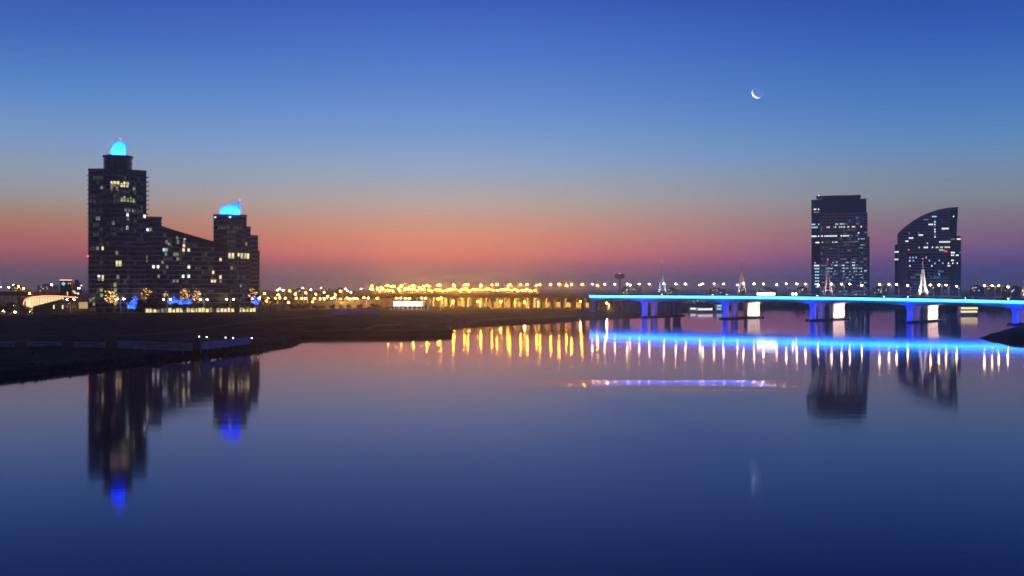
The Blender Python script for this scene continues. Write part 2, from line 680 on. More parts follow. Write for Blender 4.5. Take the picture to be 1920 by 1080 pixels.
def front(poly, x):
    """nearest (lowest) y of the outline at x and the yaw of that wall"""
    best = None
    n = len(poly)
    for i in range(n):
        a, b2 = poly[i], poly[(i + 1) % n]
        if abs(b2[0] - a[0]) < 1e-6 or not (min(a[0], b2[0]) - 1e-6 <= x <= max(a[0], b2[0]) + 1e-6):
            continue
        y = a[1] + (b2[1] - a[1]) * (x - a[0]) / (b2[0] - a[0])
        if best is None or y < best[0]:
            best = (y, math.atan2(b2[1] - a[1], b2[0] - a[0]))
    return best


def storeys(root, poly, z0, z1, h, glass, slab, slab_t=0.55, proud=0.22, glass_name='glass_band', slab_name='floor_slab', cap=True):
    n = max(1, int(round((z1 - z0) / h)))
    h = (z1 - z0) / n
    outer = offset(poly, proud)
    g = MB().prism(poly, 0, h - slab_t - 0.004).mesh(glass_name, glass)
    s = MB().prism(outer, 0, slab_t).mesh(slab_name, slab)
    for k in range(n):
        link(glass_name, g, root, (0, 0, z0 + k * h))
        link(slab_name, s, root, (0, 0, z0 + (k + 1) * h - slab_t))
    return h


def mullions(root, poly, z0, z1, step, m=None, wd=0.14, dp=0.3):
    n = len(poly)
    me2 = None
    for i in range(n):
        a, b2 = Vector(poly[i]), Vector(poly[(i + 1) % n])
        L = (b2 - a).length
        e = (b2 - a) / L
        if e.x < -0.3:
            continue                      # rear wall
        k = max(1, int(L / step))
        for j in range(k):
            p = a + e * (L * (j + 0.5) / k)
            if me2 is None:
                me2 = MB().box(-wd / 2, wd / 2, -dp, 0.05, 0, z1 - z0).mesh('mullion', m or M_MULL)
            link('mullion', me2, root, (p.x, p.y, z0), math.atan2(e.y, e.x))


_PANE = {}


def pane(root, poly, x, z, w, h, m, name='window_pane', out=0.06):
    f = front(poly, x)
    if f is None:
        return
    if m.name not in _PANE:
        _PANE[m.name] = MB().box(-0.5, 0.5, -0.5, 0.5, 0, 1).mesh('window_pane', m)
    y, a = f
    link(name, _PANE[m.name], root, (x + math.sin(a) * out, y - math.cos(a) * out, z), a, (w, 0.08, h))


def beacon(root, p, r=0.35, m=None):
    MB().ball(p, r).build('beacon', m or E_RED, root)


def lantern_mat():
    m = bpy.data.materials.new('translucent_lantern_skin')
    m.use_nodes = True
    t = m.node_tree
    t.nodes.clear()
    a = t.nodes.new('ShaderNodeBsdfTranslucent')
    a.inputs[0].default_value = (0.85, 0.88, 0.9, 1)
    d = t.nodes.new('ShaderNodeBsdfDiffuse')
    d.inputs[0].default_value = (0.3, 0.32, 0.36, 1)
    nzz = t.nodes.new('ShaderNodeTexNoise')
    nzz.inputs['Scale'].default_value = 0.6
    mx = t.nodes.new('ShaderNodeMixShader')
    mrr = t.nodes.new('ShaderNodeMapRange')
    mrr.inputs[3].default_value = 0.1
    mrr.inputs[4].default_value = 0.3
    t.links.new(nzz.outputs[0], mrr.inputs[0])
    t.links.new(mrr.outputs[0], mx.inputs[0])
    t.links.new(a.outputs[0], mx.inputs[1])
    t.links.new(d.outputs[0], mx.inputs[2])
    o = t.nodes.new('ShaderNodeOutputMaterial')
    t.links.new(mx.outputs[0], o.inputs[0])
    return m


M_LANTERN = lantern_mat()


def glow(root, loc, power, col, size=0.6):
    d = bpy.data.lights.new('lantern_lamp', 'POINT')
    d.energy = power
    d.color = col
    d.shadow_soft_size = size
    o = bpy.data.objects.new('lantern_lamp', d)
    COL.objects.link(o)
    o.parent = root
    o.location = loc


def lit_rows(root, poly_at, rows, tx, tz, step, w, h):
    """rows: (zoom y, [(x0, x1, material)]) read off an enlargement of the photo"""
    for zy, spans in rows:
        for x0, x1, m in spans:
            a, b2 = tx(x0), tx(x1)
            n = max(1, int(round((b2 - a) / step)))
            for k in range(n):
                if n > 3 and random.random() < 0.10:
                    continue
                x = a + (b2 - a) * (k + 0.5) / n
                z = tz(zy)
                pl = poly_at(x, z)
                if pl:
                    pane(root, pl, x, z - h / 2, min(w, (b2 - a) / n * 0.82) if n > 1 else w, h, m)


R1 = emit('faint_room_light', (0.26, 0.34, 0.24), 0.13)
R2 = emit('very_faint_room_light', (0.22, 0.26, 0.32), 0.07)
R3 = emit('faint_teal_room_light', (0.16, 0.42, 0.66), 0.5)


def dim_rooms(root, poly, x0, x1, z0, h, n, zfun, mats, w, ph, seed, count, step):
    rr = random.Random(seed)
    done = set()
    for _ in range(count):
        k = rr.randrange(n)
        j = rr.randrange(max(1, int((x1 - x0) / step)))
        run = rr.choice((1, 1, 1, 2, 3))
        m = rr.choice(mats)
        for q in range(run):
            x = x0 + (j + q + 0.5) * step
            z = z0 + k * h + 0.25
            if (j + q, k) in done or x > x1 or z + ph > zfun(x):
                continue
            done.add((j + q, k))
            pane(root, poly, x, z, w, ph, m, 'room_window', 0.03)


Y, DM, W, C, G = E_WARM, E_DIM, E_WHITE, E_CYAN, E_GREEN

# ------------------------------------------------------------------ tall hotel tower
base, yaw, mh, mv = face_cam(221, 677, 6.4)
tA = thing('hotel_tower', 'tall dark glass tower with round core and blue lit dome', 'tower', base, yaw)
ZB = base[2]


def zA(py):
    return CAM_H + (540 - py) * mv - ZB


xA = lambda px, mh=mh: (px - 221) * mh
r = 8.6
arc = [(r * math.cos(R(a)), -3 + r * math.sin(R(a))) for a in range(195, 346, 10)]
polyA = [(xA(167), -2.5), (-11.5, -4.6)] + arc + [(11.5, -4.6), (xA(274), -2.5), (xA(274), 12), (xA(167), 12)]
hA = storeys(tA, polyA, 0.6, zA(322), 3.0, M_GLASS, M_SLAB, 0.45, 0.18)
MB().prism(offset(polyA, 0.6), 0, 0.596).build('plinth', M_DCONC, tA)
mullions(tA, polyA, 0.6, zA(322), 2.6)
MB().prism(offset(polyA, 0.35), zA(322) + 0.003, zA(322) + 1.1).build('parapet', M_ROOF, tA)
circ = [(r * math.cos(R(a)), -3 + r * math.sin(R(a))) for a in range(0, 360, 12)]
storeys(tA, circ, zA(322) + 1.105, zA(297), 3.1, M_GLASS, M_ROOF, 0.4, 0.12, 'drum_glass_band', 'drum_slab')
MB().prism(offset(circ, 0.45), zA(297) + 0.003, zA(294)).build('drum_cornice', M_ROOF, tA)
# balconies on the flank
bm_ = MB().box(0, 1.5, -1.5, 3.5, 0, 0.22).box(1.4, 1.5, -1.5, 3.5, 0.22, 1.1).mesh('balcony', M_SLAB)
bl_ = MB().box(-0.9, 0, 0.5, 4.0, 0, 0.22).mesh('balcony', M_SLAB)
nst = int(round((zA(322) - 0.6) / hA))
for k in range(4, nst):
    link('balcony', bm_, tA, (xA(274) + 0.19, 0, 0.6 + k * hA))
    link('balcony', bl_, tA, (xA(167) - 0.19, 0, 0.6 + k * hA))
# pointed dome lantern
rings, NV, NU = [], 14, 28
zb, zt = zA(294), zA(264.5)
dome = MB()
vs, fs = [], []
for j in range(NV + 1):
    t = j / NV
    rad = 4.25 if t < 0.38 else 4.25 * math.sqrt(max(0, 1 - ((t - 0.38) / 0.62) ** 1.75))
    cx = 0.2 + 1.3 * max(0, (t - 0.3) / 0.7) ** 1.3
    for i in range(NU):
        a = 2 * math.pi * i / NU
        vs.append((cx + rad * math.cos(a), -3 + rad * math.sin(a), zb + (zt - zb) * t))
for j in range(NV):
    for i in range(NU):
        fs.append((j * NU + i, j * NU + (i + 1) % NU, (j + 1) * NU + (i + 1) % NU, (j + 1) * NU + i))
dome.add(vs, fs)
dm = dome.build('dome', M_LANTERN, tA, True)
for i in range(0, NU, 4):
    rib = MB()
    for j in range(NV - 1):
        p, q = Vector(vs[j * NU + i]), Vector(vs[(j + 1) * NU + i])
        rib.tube(p, q, 0.09, 0.09, 4)
    rib.build('dome_rib', M_POLE, dm)
MB().tube((1.5, -3, zt - 0.2), (1.5, -3, zt + 1.0), 0.1, 0.06).build('spike', M_POLE, tA)
beacon(tA, (1.5, -3, zt + 1.2), 0.3)
glow(tA, (0.2, -3, zb + 0.8), 90000, (0.002, 0.04, 1.0))
beacon(tA, (xA(167) - 0.5, -2.6, zA(481)), 0.5)
tx1 = lambda c: (lambda zx: ((140 + zx / 3.086) - c))
ROWS_A = [(298, [(205, 315, Y)]), (308, [(207, 240, DM), (262, 312, Y)]), (328, [(210, 222, DM), (236, 256, DM)]), (381, [(262, 350, G)]),
          (391, [(245, 350, G)]), (447, [(285, 345, DM)]), (474, [(298, 312, W)]), (497, [(122, 150, DM), (300, 314, DM)]), (323, [(148, 166, DM), (335, 352, DM)]),
          (525, [(219, 229, DM)]), (550, [(290, 317, C)]), (477, [(400, 409, W)]), (667, [(128, 140, DM), (152, 178, Y)]),
          (695, [(240, 250, DM)]), (750, [(237, 272, Y)]), (760, [(237, 272, Y)]), (832, [(135, 148, W), (155, 177, Y), (246, 254, DM)]),
          (842, [(135, 148, DM), (155, 177, Y)]), (876, [(230, 238, G)]), (905, [(150, 160, G), (232, 240, G)]), (935, [(152, 162, G), (232, 240, DM)]),
          (962, [(230, 240, DM), (90, 100, DM)]), (985, [(108, 118, DM), (230, 240, DM)])]
lit_rows(tA, lambda x, z: polyA, ROWS_A, lambda zx: (140 + zx / 3.086 - 221) * mh, lambda zy: zA(250 + zy / 3.086), 1.9, 1.55, 2.3)

dim_rooms(tA, polyA, xA(168), xA(273), 0.6, hA, nst - 1, lambda x: 1e9, (R1, R1, R2, R2, R2), 1.5, 2.1, 1, 95, 2.0)

# ------------------------------------------------------------------ sloping wing
base, yaw, mh, mv = face_cam(350, 703, 6.4)
tW = thing('hotel_wing', 'long dark glass wing with roof sloping down between two towers', 'building', base, yaw)
ZBw, mvw, mhw = base[2], mv, mh
zW = lambda py: CAM_H + (540 - py) * mvw - ZBw
xW = lambda px: (px - 350) * mhw
x0, x1, x2 = xW(273), xW(303), xW(428)
roof_z = lambda x: zW(424) + (zW(459) - zW(424)) * min(1, max(0, (x - x1) / (x2 - x1))) ** 0.92
polyL = [(x0, -1.5), (x1, -1.5), (x1, 14), (x0, 14)]
storeys(tW, polyL, 0, zW(409), 3.05, M_GLASS, M_SLAB, 0.42, 0.15)
MB().prism(offset(polyL, 0.2), zW(409) + .003, zW(407.5)).build('parapet', M_ROOF, tW)
hh = 3.05
k = 0
while True:
    zz0, zz1 = k * hh, (k + 1) * hh
    if zz1 > roof_z(x1 + 1.5) - 0.3:
        break
    xr = x2
    while roof_z(xr) < zz1 + 0.35 and xr > x1:
        xr -= 0.2
    if xr - x1 < 2:
        break
    MB().prism([(x1 + .01, 0), (xr, 0), (xr, 13), (x1 + .01, 13)], zz0, zz1 - 0.424).build('glass_band', M_GLASS_B, tW)
    MB().prism([(x1 + .2, -0.18), (xr + .15, -0.18), (xr + .15, 13), (x1 + .2, 13)], zz1 - 0.42, zz1).build('floor_slab', M_SLAB, tW)
    k += 1
N = 14
for i in range(N):
    a, b2 = x1 + .02 + (x2 - x1) * i / N, x1 + (x2 - x1) * (i + 1) / N
    za, zb2 = roof_z(a), roof_z(b2)
    MB().hexa([(a, -0.5, za - 3.6), (b2, -0.5, zb2 - 3.6), (b2, 13.2, zb2 - 3.6), (a, 13.2, za - 3.6)],
              [(a, -0.5, za), (b2, -0.5, zb2), (b2, 13.2, zb2), (a, 13.2, za)]).build('roof_panel', M_ROOF, tW)
polyW = [(x0, -1.5), (x1, -1.5), (x1 + .01, 0), (x2, 0), (x2, 13), (x0, 14)]
mullions(tW, [(x1 + .5, 0), (x2, 0), (x2, 13), (x1 + .5, 13)], 0, zW(462) - 3.5, 3.2, dp=0.15)
ROWS_W = [(560, [(418, 430, W), (438, 446, DM)]), (604, [(583, 605, DM), (633, 642, Y)]), (630, [(525, 540, DM), (594, 602, DM), (628, 638, DM)]),
          (652, [(628, 636, Y)]), (676, [(512, 522, C), (527, 537, G), (622, 638, Y), (654, 666, Y)]), (700, [(520, 535, DM), (570, 602, DM)]), (727, [(590, 602, DM)]),
          (730, [(833, 858, Y)]), (745, [(505, 514, DM)]), (772, [(453, 463, W), (479, 489, W), (528, 542, DM), (657, 665, W)]),
          (803, [(795, 812, Y)]), (826, [(480, 494, DM), (622, 633, W), (655, 665, W)]), (831, [(838, 852, Y)]), (853, [(788, 820, Y), (840, 850, DM), (565, 605, DM)]),
          (738, [(412, 424, DM)]), (715, [(412, 422, DM)]), (640, [(540, 552, DM)]), (565, [(552, 560, DM)])]
lit_rows(tW, lambda x, z: polyW, ROWS_W, lambda zx: (140 + zx / 3.086 - 350) * mhw, lambda zy: zW(250 + zy / 3.086), 1.9, 1.5, 2.2)

dim_rooms(tW, polyW, x1 + 1, x2 - 9, 0, 3.05, 18, lambda x: roof_z(x) - 4.2, (R1, R2, R2, R2), 1.5, 2.1, 2, 85, 2.0)

# ------------------------------------------------------------------ shorter tower
base, yaw, mh, mv = face_cam(444, 722, 6.4)
tB = thing('stepped_tower', 'shorter dark glass tower with slanted blue lit crown and stepped flank', 'tower', base, yaw)
ZBb, mvb, mhb = base[2], mv, mh
zB = lambda py: CAM_H + (540 - py) * mvb - ZBb
xB = lambda px: (px - 444) * mhb
xl, xr = xB(401), xB(462)
xc, hw = (xl + xr) / 2, (xr - xl) / 2
fr = [(xl + (xr - xl) * i / 12, -2 - 4.5 * (1 - ((xl + (xr - xl) * i / 12 - xc) / hw) ** 2)) for i in range(13)]
polyB = fr + [(xr, 12), (xl, 12)]
storeys(tB, polyB, 0, zB(406), 3.05, M_GLASS_B, M_SLAB, 0.42, 0.16)
mullions(tB, polyB, 0, zB(406), 3.0, dp=0.2)
MB().prism(offset(polyB, 0.4), zB(406) + .003, zB(403)).build('parapet', M_ROOF, tB)
for pa, pb, top in ((462.2, 470, 427), (470.2, 484, 443), (484.2, 487, 472)):
    pl = [(xB(pa), 0), (xB(pb), 0.6), (xB(pb), 11), (xB(pa), 11)]
    hs = storeys(tB, pl, 0, zB(top), 3.05, M_GLASS_B, M_SLAB, 0.42, 0.12)
    MB().prism(offset(pl, 0.1), zB(top) + .003, zB(top) + 0.9).build('parapet', M_ROOF, tB)
bm_ = MB().box(0, 1.1, 0, 3.5, 0, 0.25).box(1.0, 1.1, 0, 3.5, 0.25, 1.1).mesh('balcony', M_SLAB)
for k in range(3, 16):
    link('balcony', bm_, tB, (xB(484 if k > 13 else 487) + 0.14, 1.0, k * 3.05))
ca, cb = xB(413), xB(450)
oval = [((ca + cb) / 2 + (cb - ca) / 2 * math.cos(R(a)), 1 + 4.5 * math.sin(R(a))) for a in range(0, 360, 12)]
cr = MB()
n = len(oval)
ztop = lambda x: zB(391) + (zB(378) - zB(391)) * (x - ca) / (cb - ca)
cr.add([(x, y, zB(403)) for x, y in oval] + [(x, y, ztop(x)) for x, y in oval],
       [tuple(range(n, 2 * n))] + [(i, (i + 1) % n, n + (i + 1) % n, n + i) for i in range(n)])
crown = cr.build('slanted_crown', M_LANTERN, tB)
for i in range(0, n, 3):
    x, y = oval[i]
    MB().tube((x, y, zB(403)), (x, y, ztop(x)), 0.09, 0.09, 4).build('crown_rib', M_POLE, crown)
MB().tube((cb, 1, ztop(cb) - 0.3), (cb, 1, ztop(cb) + 0.9), 0.1, 0.06).build('spike', M_POLE, tB)
beacon(tB, (cb, 1, ztop(cb) + 1.1), 0.3)
glow(tB, ((ca + cb) / 2 - 2.5, 0.5, zB(403) + 0.8), 36000, (0.002, 0.04, 1.0))
glow(tB, ((ca + cb) / 2 + 3.0, 0.5, zB(403) + 0.8), 36000, (0.002, 0.04, 1.0))
ROWS_B = [(484, [(812, 818, W), (890, 908, W)]), (704, [(868, 880, Y), (886, 926, Y), (940, 1012, Y)]), (715, [(868, 880, Y), (886, 926, Y), (940, 1012, Y)]),
          (834, [(876, 884, C)]), (905, [(1068, 1074, DM)]), (780, [(905, 912, DM)]), (640, [(985, 1000, DM)]), (880, [(955, 965, DM)])]
polyBB = fr + [(xB(462.2), 0), (xB(487), 0.6), (xB(487), 12), (xl, 12)]
lit_rows(tB, lambda x, z: polyBB, ROWS_B, lambda zx: (140 + zx / 3.086 - 444) * mhb, lambda zy: zB(250 + zy / 3.086), 1.9, 1.55, 2.2)

dim_rooms(tB, polyB, xl + .5, xr - .5, 0, zB(406) / round(zB(406) / 3.05), 20, lambda x: zB(408), (R1, R2, R2), 1.5, 2.0, 3, 60, 2.0)

# ------------------------------------------------------------------ lobby podium in front of the wing
base, yaw, mh, mv = face_cam(378, 668, 6.6)
pod = thing('lobby_pavilion', 'low golden lit lobby pavilion below the dark glass wing', 'building', base, yaw)
xw = 104 * mh
MB().box(-xw, xw, 0.6, 8, 0, 3.3).build('back_wall', M_SAND, pod)
MB().box(-xw - .6, xw + .6, -2.0, 8.3, 3.304, 3.8).build('roof', M_ROOF, pod)
pcol = MB().box(-0.35, 0.35, -1.9, -1.2, 0, 3.3).mesh('column', M_SAND)
n = 30
for i in range(n + 1):
    x = -xw + 2 * xw * i / n
    if i % 2 == 0:
        link('column', pcol, pod, (x, 0, 0))
    if i < n and random.random() < 0.78:
        m = random.choice((E_GOLD, E_GOLD, E_HALL, E_WARM, E_DIM))
        MB().box(x + 0.25, x + 2 * xw / n - 0.25, 0.5, 0.56, 0.3, 2.2 + random.random() * 0.9).build('window_pane', m, pod)

# ------------------------------------------------------------------ slab tower across the creek
base, yaw, mh, mv = face_cam(1574, 1200, 4.0)
tS = thing('office_tower', 'broad flat-topped office tower with rows of pale lit windows', 'tower', base, yaw)
Z0, mvs, mhs = base[2], mv, mh
zS = lambda py: CAM_H + (540 - py) * mvs - Z0
xS = lambda px: (px - 1574) * mhs
M_FACADE = mat('grey_violet_cladding', (0.34, 0.31, 0.52), 0.7, 0, 0.1, 0.05)
glassL = [(xS(1521), -0.5), (xS(1537), -0.5), (xS(1537), 30), (xS(1521), 30)]
storeys(tS, glassL, 0, zS(375), 3.35, M_GLASS_B, M_MULL, 0.5, 0.05, 'glass_band', 'dark_spandrel')
pm = [(xS(1537) + .01, 0), (xS(1626), 0), (xS(1626), 30), (xS(1537) + .01, 30)]
storeys(tS, pm, 0, zS(399.5), 3.35, M_GLASS_B, M_FACADE, 1.75, 0.3, 'glass_band', 'stone_spandrel')
pu = [(xS(1537) + .01, -0.3), (xS(1624), -0.3), (xS(1624), 30), (xS(1537) + .01, 30)]
storeys(tS, pu, zS(399.5) + .003, zS(375), 3.6, M_GLASS_B, M_MULL, 0.5, 0.06, 'upper_glass_band', 'dark_spandrel')
ps = [(xS(1626) + .32, 2), (xS(1630), 2), (xS(1630), 28), (xS(1626) + .32, 28)]
storeys(tS, ps, 0, zS(444), 3.35, M_GLASS_B, M_FACADE, 1.0, 0.1, 'glass_band', 'stone_spandrel')
MB().box(xS(1521) - .3, xS(1624.5), -1.0, 30.4, zS(375) + .003, zS(373.6)).build('roof_slab', M_ROOF, tS)
MB().box(xS(1543), xS(1613), 4, 26, zS(373.6) + .003, zS(369)).build('penthouse', M_ROOF, tS)
MB().box(xS(1530), xS(1614), 2, 28, zS(369) + .003, zS(366)).build('canopy_roof', M_ROOF, tS)
MB().hexa([(xS(1534), 3, zS(373.4)), (xS(1543) - .1, 3, zS(373.4)), (xS(1543) - .1, 8, zS(373.4)), (xS(1534), 8, zS(373.4))],
          [(xS(1540), 3, zS(369.2)), (xS(1543) - .1, 3, zS(369.2)), (xS(1543) - .1, 8, zS(369.2)), (xS(1540), 8, zS(369.2))]).build('roof_brace', M_WHITEM, tS)
for px, top, wd in ((1572, 446, 2.2), (1538.6, 399, 0.8), (1548, 399.4, 0.7), (1556, 399.4, 0.7), (1564, 399.4, 0.7), (1580, 399.4, 0.7), (1588, 399.4, .7), (1596, 399.4, .7),
                    (1604, 399.4, .7), (1612, 399.4, .7), (1619, 399.4, .7), (1625.4, 399, 0.7)):
    MB().box(xS(px) - wd / 2, xS(px) + wd / 2, -0.65, -0.302, 0, zS(top)).build('pier', M_FACADE, tS)
for px in (1545, 1562, 1590, 1608):
    MB().tube((xS(px), 10, zS(366)), (xS(px), 10, zS(364.5)), 0.3, 0.2).build('antenna', M_ROOF, tS)
T7 = lambda zy: 350 + zy / 5.144
ROWS_S = [(183, [(318, 328, W)]), (214, [(130, 185, W)]), (243, [(130, 185, DM), (205, 220, W), (235, 246, W), (260, 276, W), (296, 316, DM), (330, 350, W), (360, 475, Y), (520, 530, DM), (535, 600, DM)]),
          (360, [(108, 185, C), (340, 425, C), (430, 460, DM)]), (389, [(108, 170, C), (205, 212, DM), (255, 288, Y), (320, 350, Y), (378, 385, Y), (395, 475, Y), (500, 550, Y), (585, 595, W)]),
          (450, [(430, 440, DM), (555, 580, W)]), (475, [(108, 185, W), (198, 220, W), (232, 358, W), (390, 470, W)]), (508, [(555, 640, C)]),
          (537, [(133, 186, W), (210, 222, W), (238, 268, DM), (310, 362, W), (432, 550, DM)]), (567, [(405, 450, DM), (580, 640, C)]), (597, [(285, 292, W), (300, 310, C), (330, 345, DM), (565, 606, C)]),
          (657, [(620, 642, DM)]), (695, [(205, 220, DM)]), (705, [(500, 550, DM)]), (733, [(138, 150, C), (313, 324, C), (440, 468, C), (500, 536, C)]),
          (760, [(133, 185, W), (205, 260, DM), (325, 362, Y), (400, 430, W), (445, 460, DM), (500, 530, W)]),
          (790, [(135, 186, C), (250, 312, C), (400, 430, C), (440, 462, C), (510, 548, C), (565, 600, C)]),
          (820, [(142, 186, C), (235, 308, C), (325, 335, W), (405, 430, W), (476, 486, C), (515, 552, C), (585, 595, W)]),
          (851, [(140, 186, C), (320, 328, C), (405, 430, C), (476, 488, C), (540, 550, C), (562, 606, C)]),
          (880, [(142, 186, C), (320, 330, C), (405, 420, C), (440, 468, W), (498, 520, C), (562, 612, C)]),
          (911, [(142, 186, C), (296, 352, C), (402, 410, C), (440, 470, C), (498, 552, C), (565, 612, C)]),
          (940, [(138, 178, W), (508, 545, C), (562, 606, C)]), (968, [(150, 186, C)])]
polyS = [(xS(1521), -0.5), (xS(1537), -0.5), (xS(1537.1), -0.06), (xS(1626), -0.06), (xS(1626), 30), (xS(1521), 30)]
lit_rows(tS, lambda x, z: polyS, ROWS_S, lambda zx: xS(1500 + zx / 5.144), lambda zy: zS(T7(zy)), 1.5, 1.15, 1.45)
hs_ = zS(399.5) / round(zS(399.5) / 3.35)
dim_rooms(tS, polyS, xS(1539), xS(1625), 0, hs_, 30, lambda x: 1e9, (R3, R3, R2, R1), 1.15, 1.3, 4, 110, 1.5)
dim_rooms(tS, polyS, xS(1539), xS(1625), 0, hs_, 15, lambda x: 1e9, (R3, R3, E_CYAN), 1.15, 1.3, 14, 75, 1.5)
beacon(tS, (xS(1535), 2, zS(365.4)), 0.35, E_ROOFL)

# ------------------------------------------------------------------ sail shaped tower
base, yaw, mh, mv = face_cam(1738, 1215, 4.0)
tV = thing('sail_tower', 'curved sail-shaped hotel tower rising to a point, dotted with lit windows', 'tower', base, yaw)
Z0v, mvv, mhv = base[2], mv, mh
zV = lambda py: CAM_H + (540 - py) * mvv - Z0v
xV = lambda px: (px - 1738) * mhv
CURVE = [(1682, 440), (1690, 431.5), (1700, 423.5), (1712, 415), (1726, 407), (1740, 401), (1756, 396), (1775, 392.3), (1796, 391)]


def arch_py(px):
    for (a, ya), (b2, yb) in zip(CURVE[:-1], CURVE[1:]):
        if px <= b2:
            return ya + (yb - ya) * (px - a) / (b2 - a)
    return 391


# profile body: a slab with the curved top
prof = [(xV(1682), 0)] + [(xV(a), zV(ya)) for a, ya in CURVE] + [(xV(1793), zV(445)), (xV(1793), 0)]
n = len(prof)
body = MB().add([(x, 0, z) for x, z in prof] + [(x, 24, z) for x, z in prof],
                [tuple(range(n - 1, -1, -1)), tuple(range(n, 2 * n))] + [(i, (i + 1) % n, n + (i + 1) % n, n + i) for i in range(n)])
# consistent outward winding
bmh = bmesh.new()
me = body.mesh('sail_wall', M_FACADE)
bmh.from_mesh(me)
bmesh.ops.recalc_face_normals(bmh, faces=bmh.faces)
bmh.to_mesh(me)
bmh.free()
link('sail_wall', me, tV)
edge = MB()
for (a, ya), (b2, yb) in zip(CURVE[:-1], CURVE[1:]):
    p, q = (xV(a), zV(ya)), (xV(b2), zV(yb))
    MB().hexa([(p[0], -0.5, p[1] + .01), (q[0], -0.5, q[1] + .01), (q[0], 24.4, q[1] + .01), (p[0], 24.4, p[1] + .01)],
              [(p[0], -0.5, p[1] + 1.0), (q[0], -0.5, q[1] + 1.0), (q[0], 24.4, q[1] + 1.0), (p[0], 24.4, p[1] + 1.0)]).build('roof_edge', M_FACADE, tV)
# punched windows, one joined row per storey
hv = 3.3
kk = 0
while True:
    z = zV(472) + kk * hv
    if z > zV(394):
        break
    row = MB()
    px = 1685.0
    while px < 1779:
        if zV(arch_py(px)) > z + 3.2 and zV(arch_py(px + 2)) > z + 3.2:
            row.box(xV(px), xV(px) + 1.05, -0.12, 0.0, z + 0.7, z + 2.3)
        px += 3.05
    if row.v:
        row.build('window_row', M_GLASS, tV)['kind'] = 'stuff'
    kk += 1
strip = [(1781, 391.8), (1793, 391.6)]
MB().hexa([(xV(1781), -0.35, zV(470)), (xV(1792), -0.35, zV(470)), (xV(1792), -0.005, zV(470)), (xV(1781), -0.005, zV(470))],
          [(xV(1781), -0.35, zV(394)), (xV(1795), -0.35, zV(393.5)), (xV(1795), -0.005, zV(393.5)), (xV(1781), -0.005, zV(394))]).build('glass_strip', M_GLASS_B, tV)
plo = [(xV(1701), -4), (xV(1781), -4), (xV(1781), -0.36), (xV(1701), -0.36)]
storeys(tV, plo, 0, zV(474), 3.3, M_GLASS_B, M_FACADE, 0.8, 0.2, 'glass_band', 'stone_spandrel')
pright = [(xV(1781) + .22, -5), (xV(1801), -5), (xV(1801), 20), (xV(1793) + .02, 20), (xV(1793) + .02, -0.6), (xV(1781) + .22, -0.6)]
storeys(tV, pright, 0, zV(446), 3.3, M_GLASS_B, M_MULL, 0.6, 0.06, 'glass_band', 'dark_spandrel')
MB().prism([(xV(1783), -4.5), (xV(1800), -4.5), (xV(1800), 19), (xV(1794), 19), (xV(1794), -0.7), (xV(1783), -0.7)], zV(446) + .003, zV(443.5)).build('flank_roof', M_ROOF, tV)
pleft = [(xV(1677), -1), (xV(1682) - .05, -1), (xV(1682) - .05, 18), (xV(1677), 18)]
storeys(tV, pleft, 0, zV(458), 3.3, M_GLASS_B, M_MULL, 0.6, 0.06, 'glass_band', 'dark_spandrel')
mullions(tV, [(xV(1682), 0), (xV(1701) - .3, 0), (xV(1701) - .3, 3), (xV(1682), 3)], 0, zV(476), 2.2, M_FACADE, 0.5, 0.4)
ROWS_V = [(290, [(1272, 1318, C)]), (293, [(1470, 1488, W)]), (318, [(1192, 1236, DM)]), (340, [(1294, 1308, W)]), (365, [(1238, 1284, W), (1294, 1306, W)]), (388, [(1294, 1308, DM)]),
          (408, [(1366, 1432, W)]), (415, [(1294, 1308, W)]), (437, [(1294, 1308, W)]), (446, [(1048, 1058, DM), (1135, 1150, DM)]), (462, [(1294, 1308, DM)]), (466, [(1143, 1188, W)]), (485, [(1294, 1308, W)]),
          (493, [(1048, 1092, W)]), (523, [(1014, 1046, W)]), (512, [(1452, 1490, DM), (1508, 1545, W)]), (535, [(1340, 1448, W)]), (546, [(1224, 1232, C)]),
          (586, [(1146, 1153, C), (1192, 1236, W), (1272, 1284, W), (1308, 1448, Y)]), (612, [(1340, 1382, C)]), (640, [(1452, 1490, W), (1535, 1545, DM)]), (665, [(1452, 1485, W), (1500, 1526, W)]),
          (683, [(1058, 1064, C), (1088, 1094, C), (1116, 1122, C), (1214, 1220, C)]), (714, [(1054, 1062, W), (1090, 1098, C), (1244, 1252, C), (1338, 1346, C), (1454, 1482, W)]),
          (741, [(1298, 1304, C), (1374, 1380, C), (1422, 1438, W), (1466, 1476, W), (1505, 1522, W)]), (765, [(1056, 1064, W), (1268, 1276, W), (1420, 1448, W)]),
          (845, [(1338, 1346, C)]), (626, [(908, 950, W)]), (699, [(908, 952, W)])]


def poly_at_V(x, z):
    if x < xV(1682):
        return pleft
    if x > xV(1781) and z < zV(446):
        return pright
    if xV(1701) < x < xV(1781) and z < zV(474):
        return plo
    return [(xV(1682), -0.14), (xV(1781), -0.14), (xV(1781.1), -0.4), (xV(1797), -0.4), (xV(1797), 24), (xV(1682), 24)]


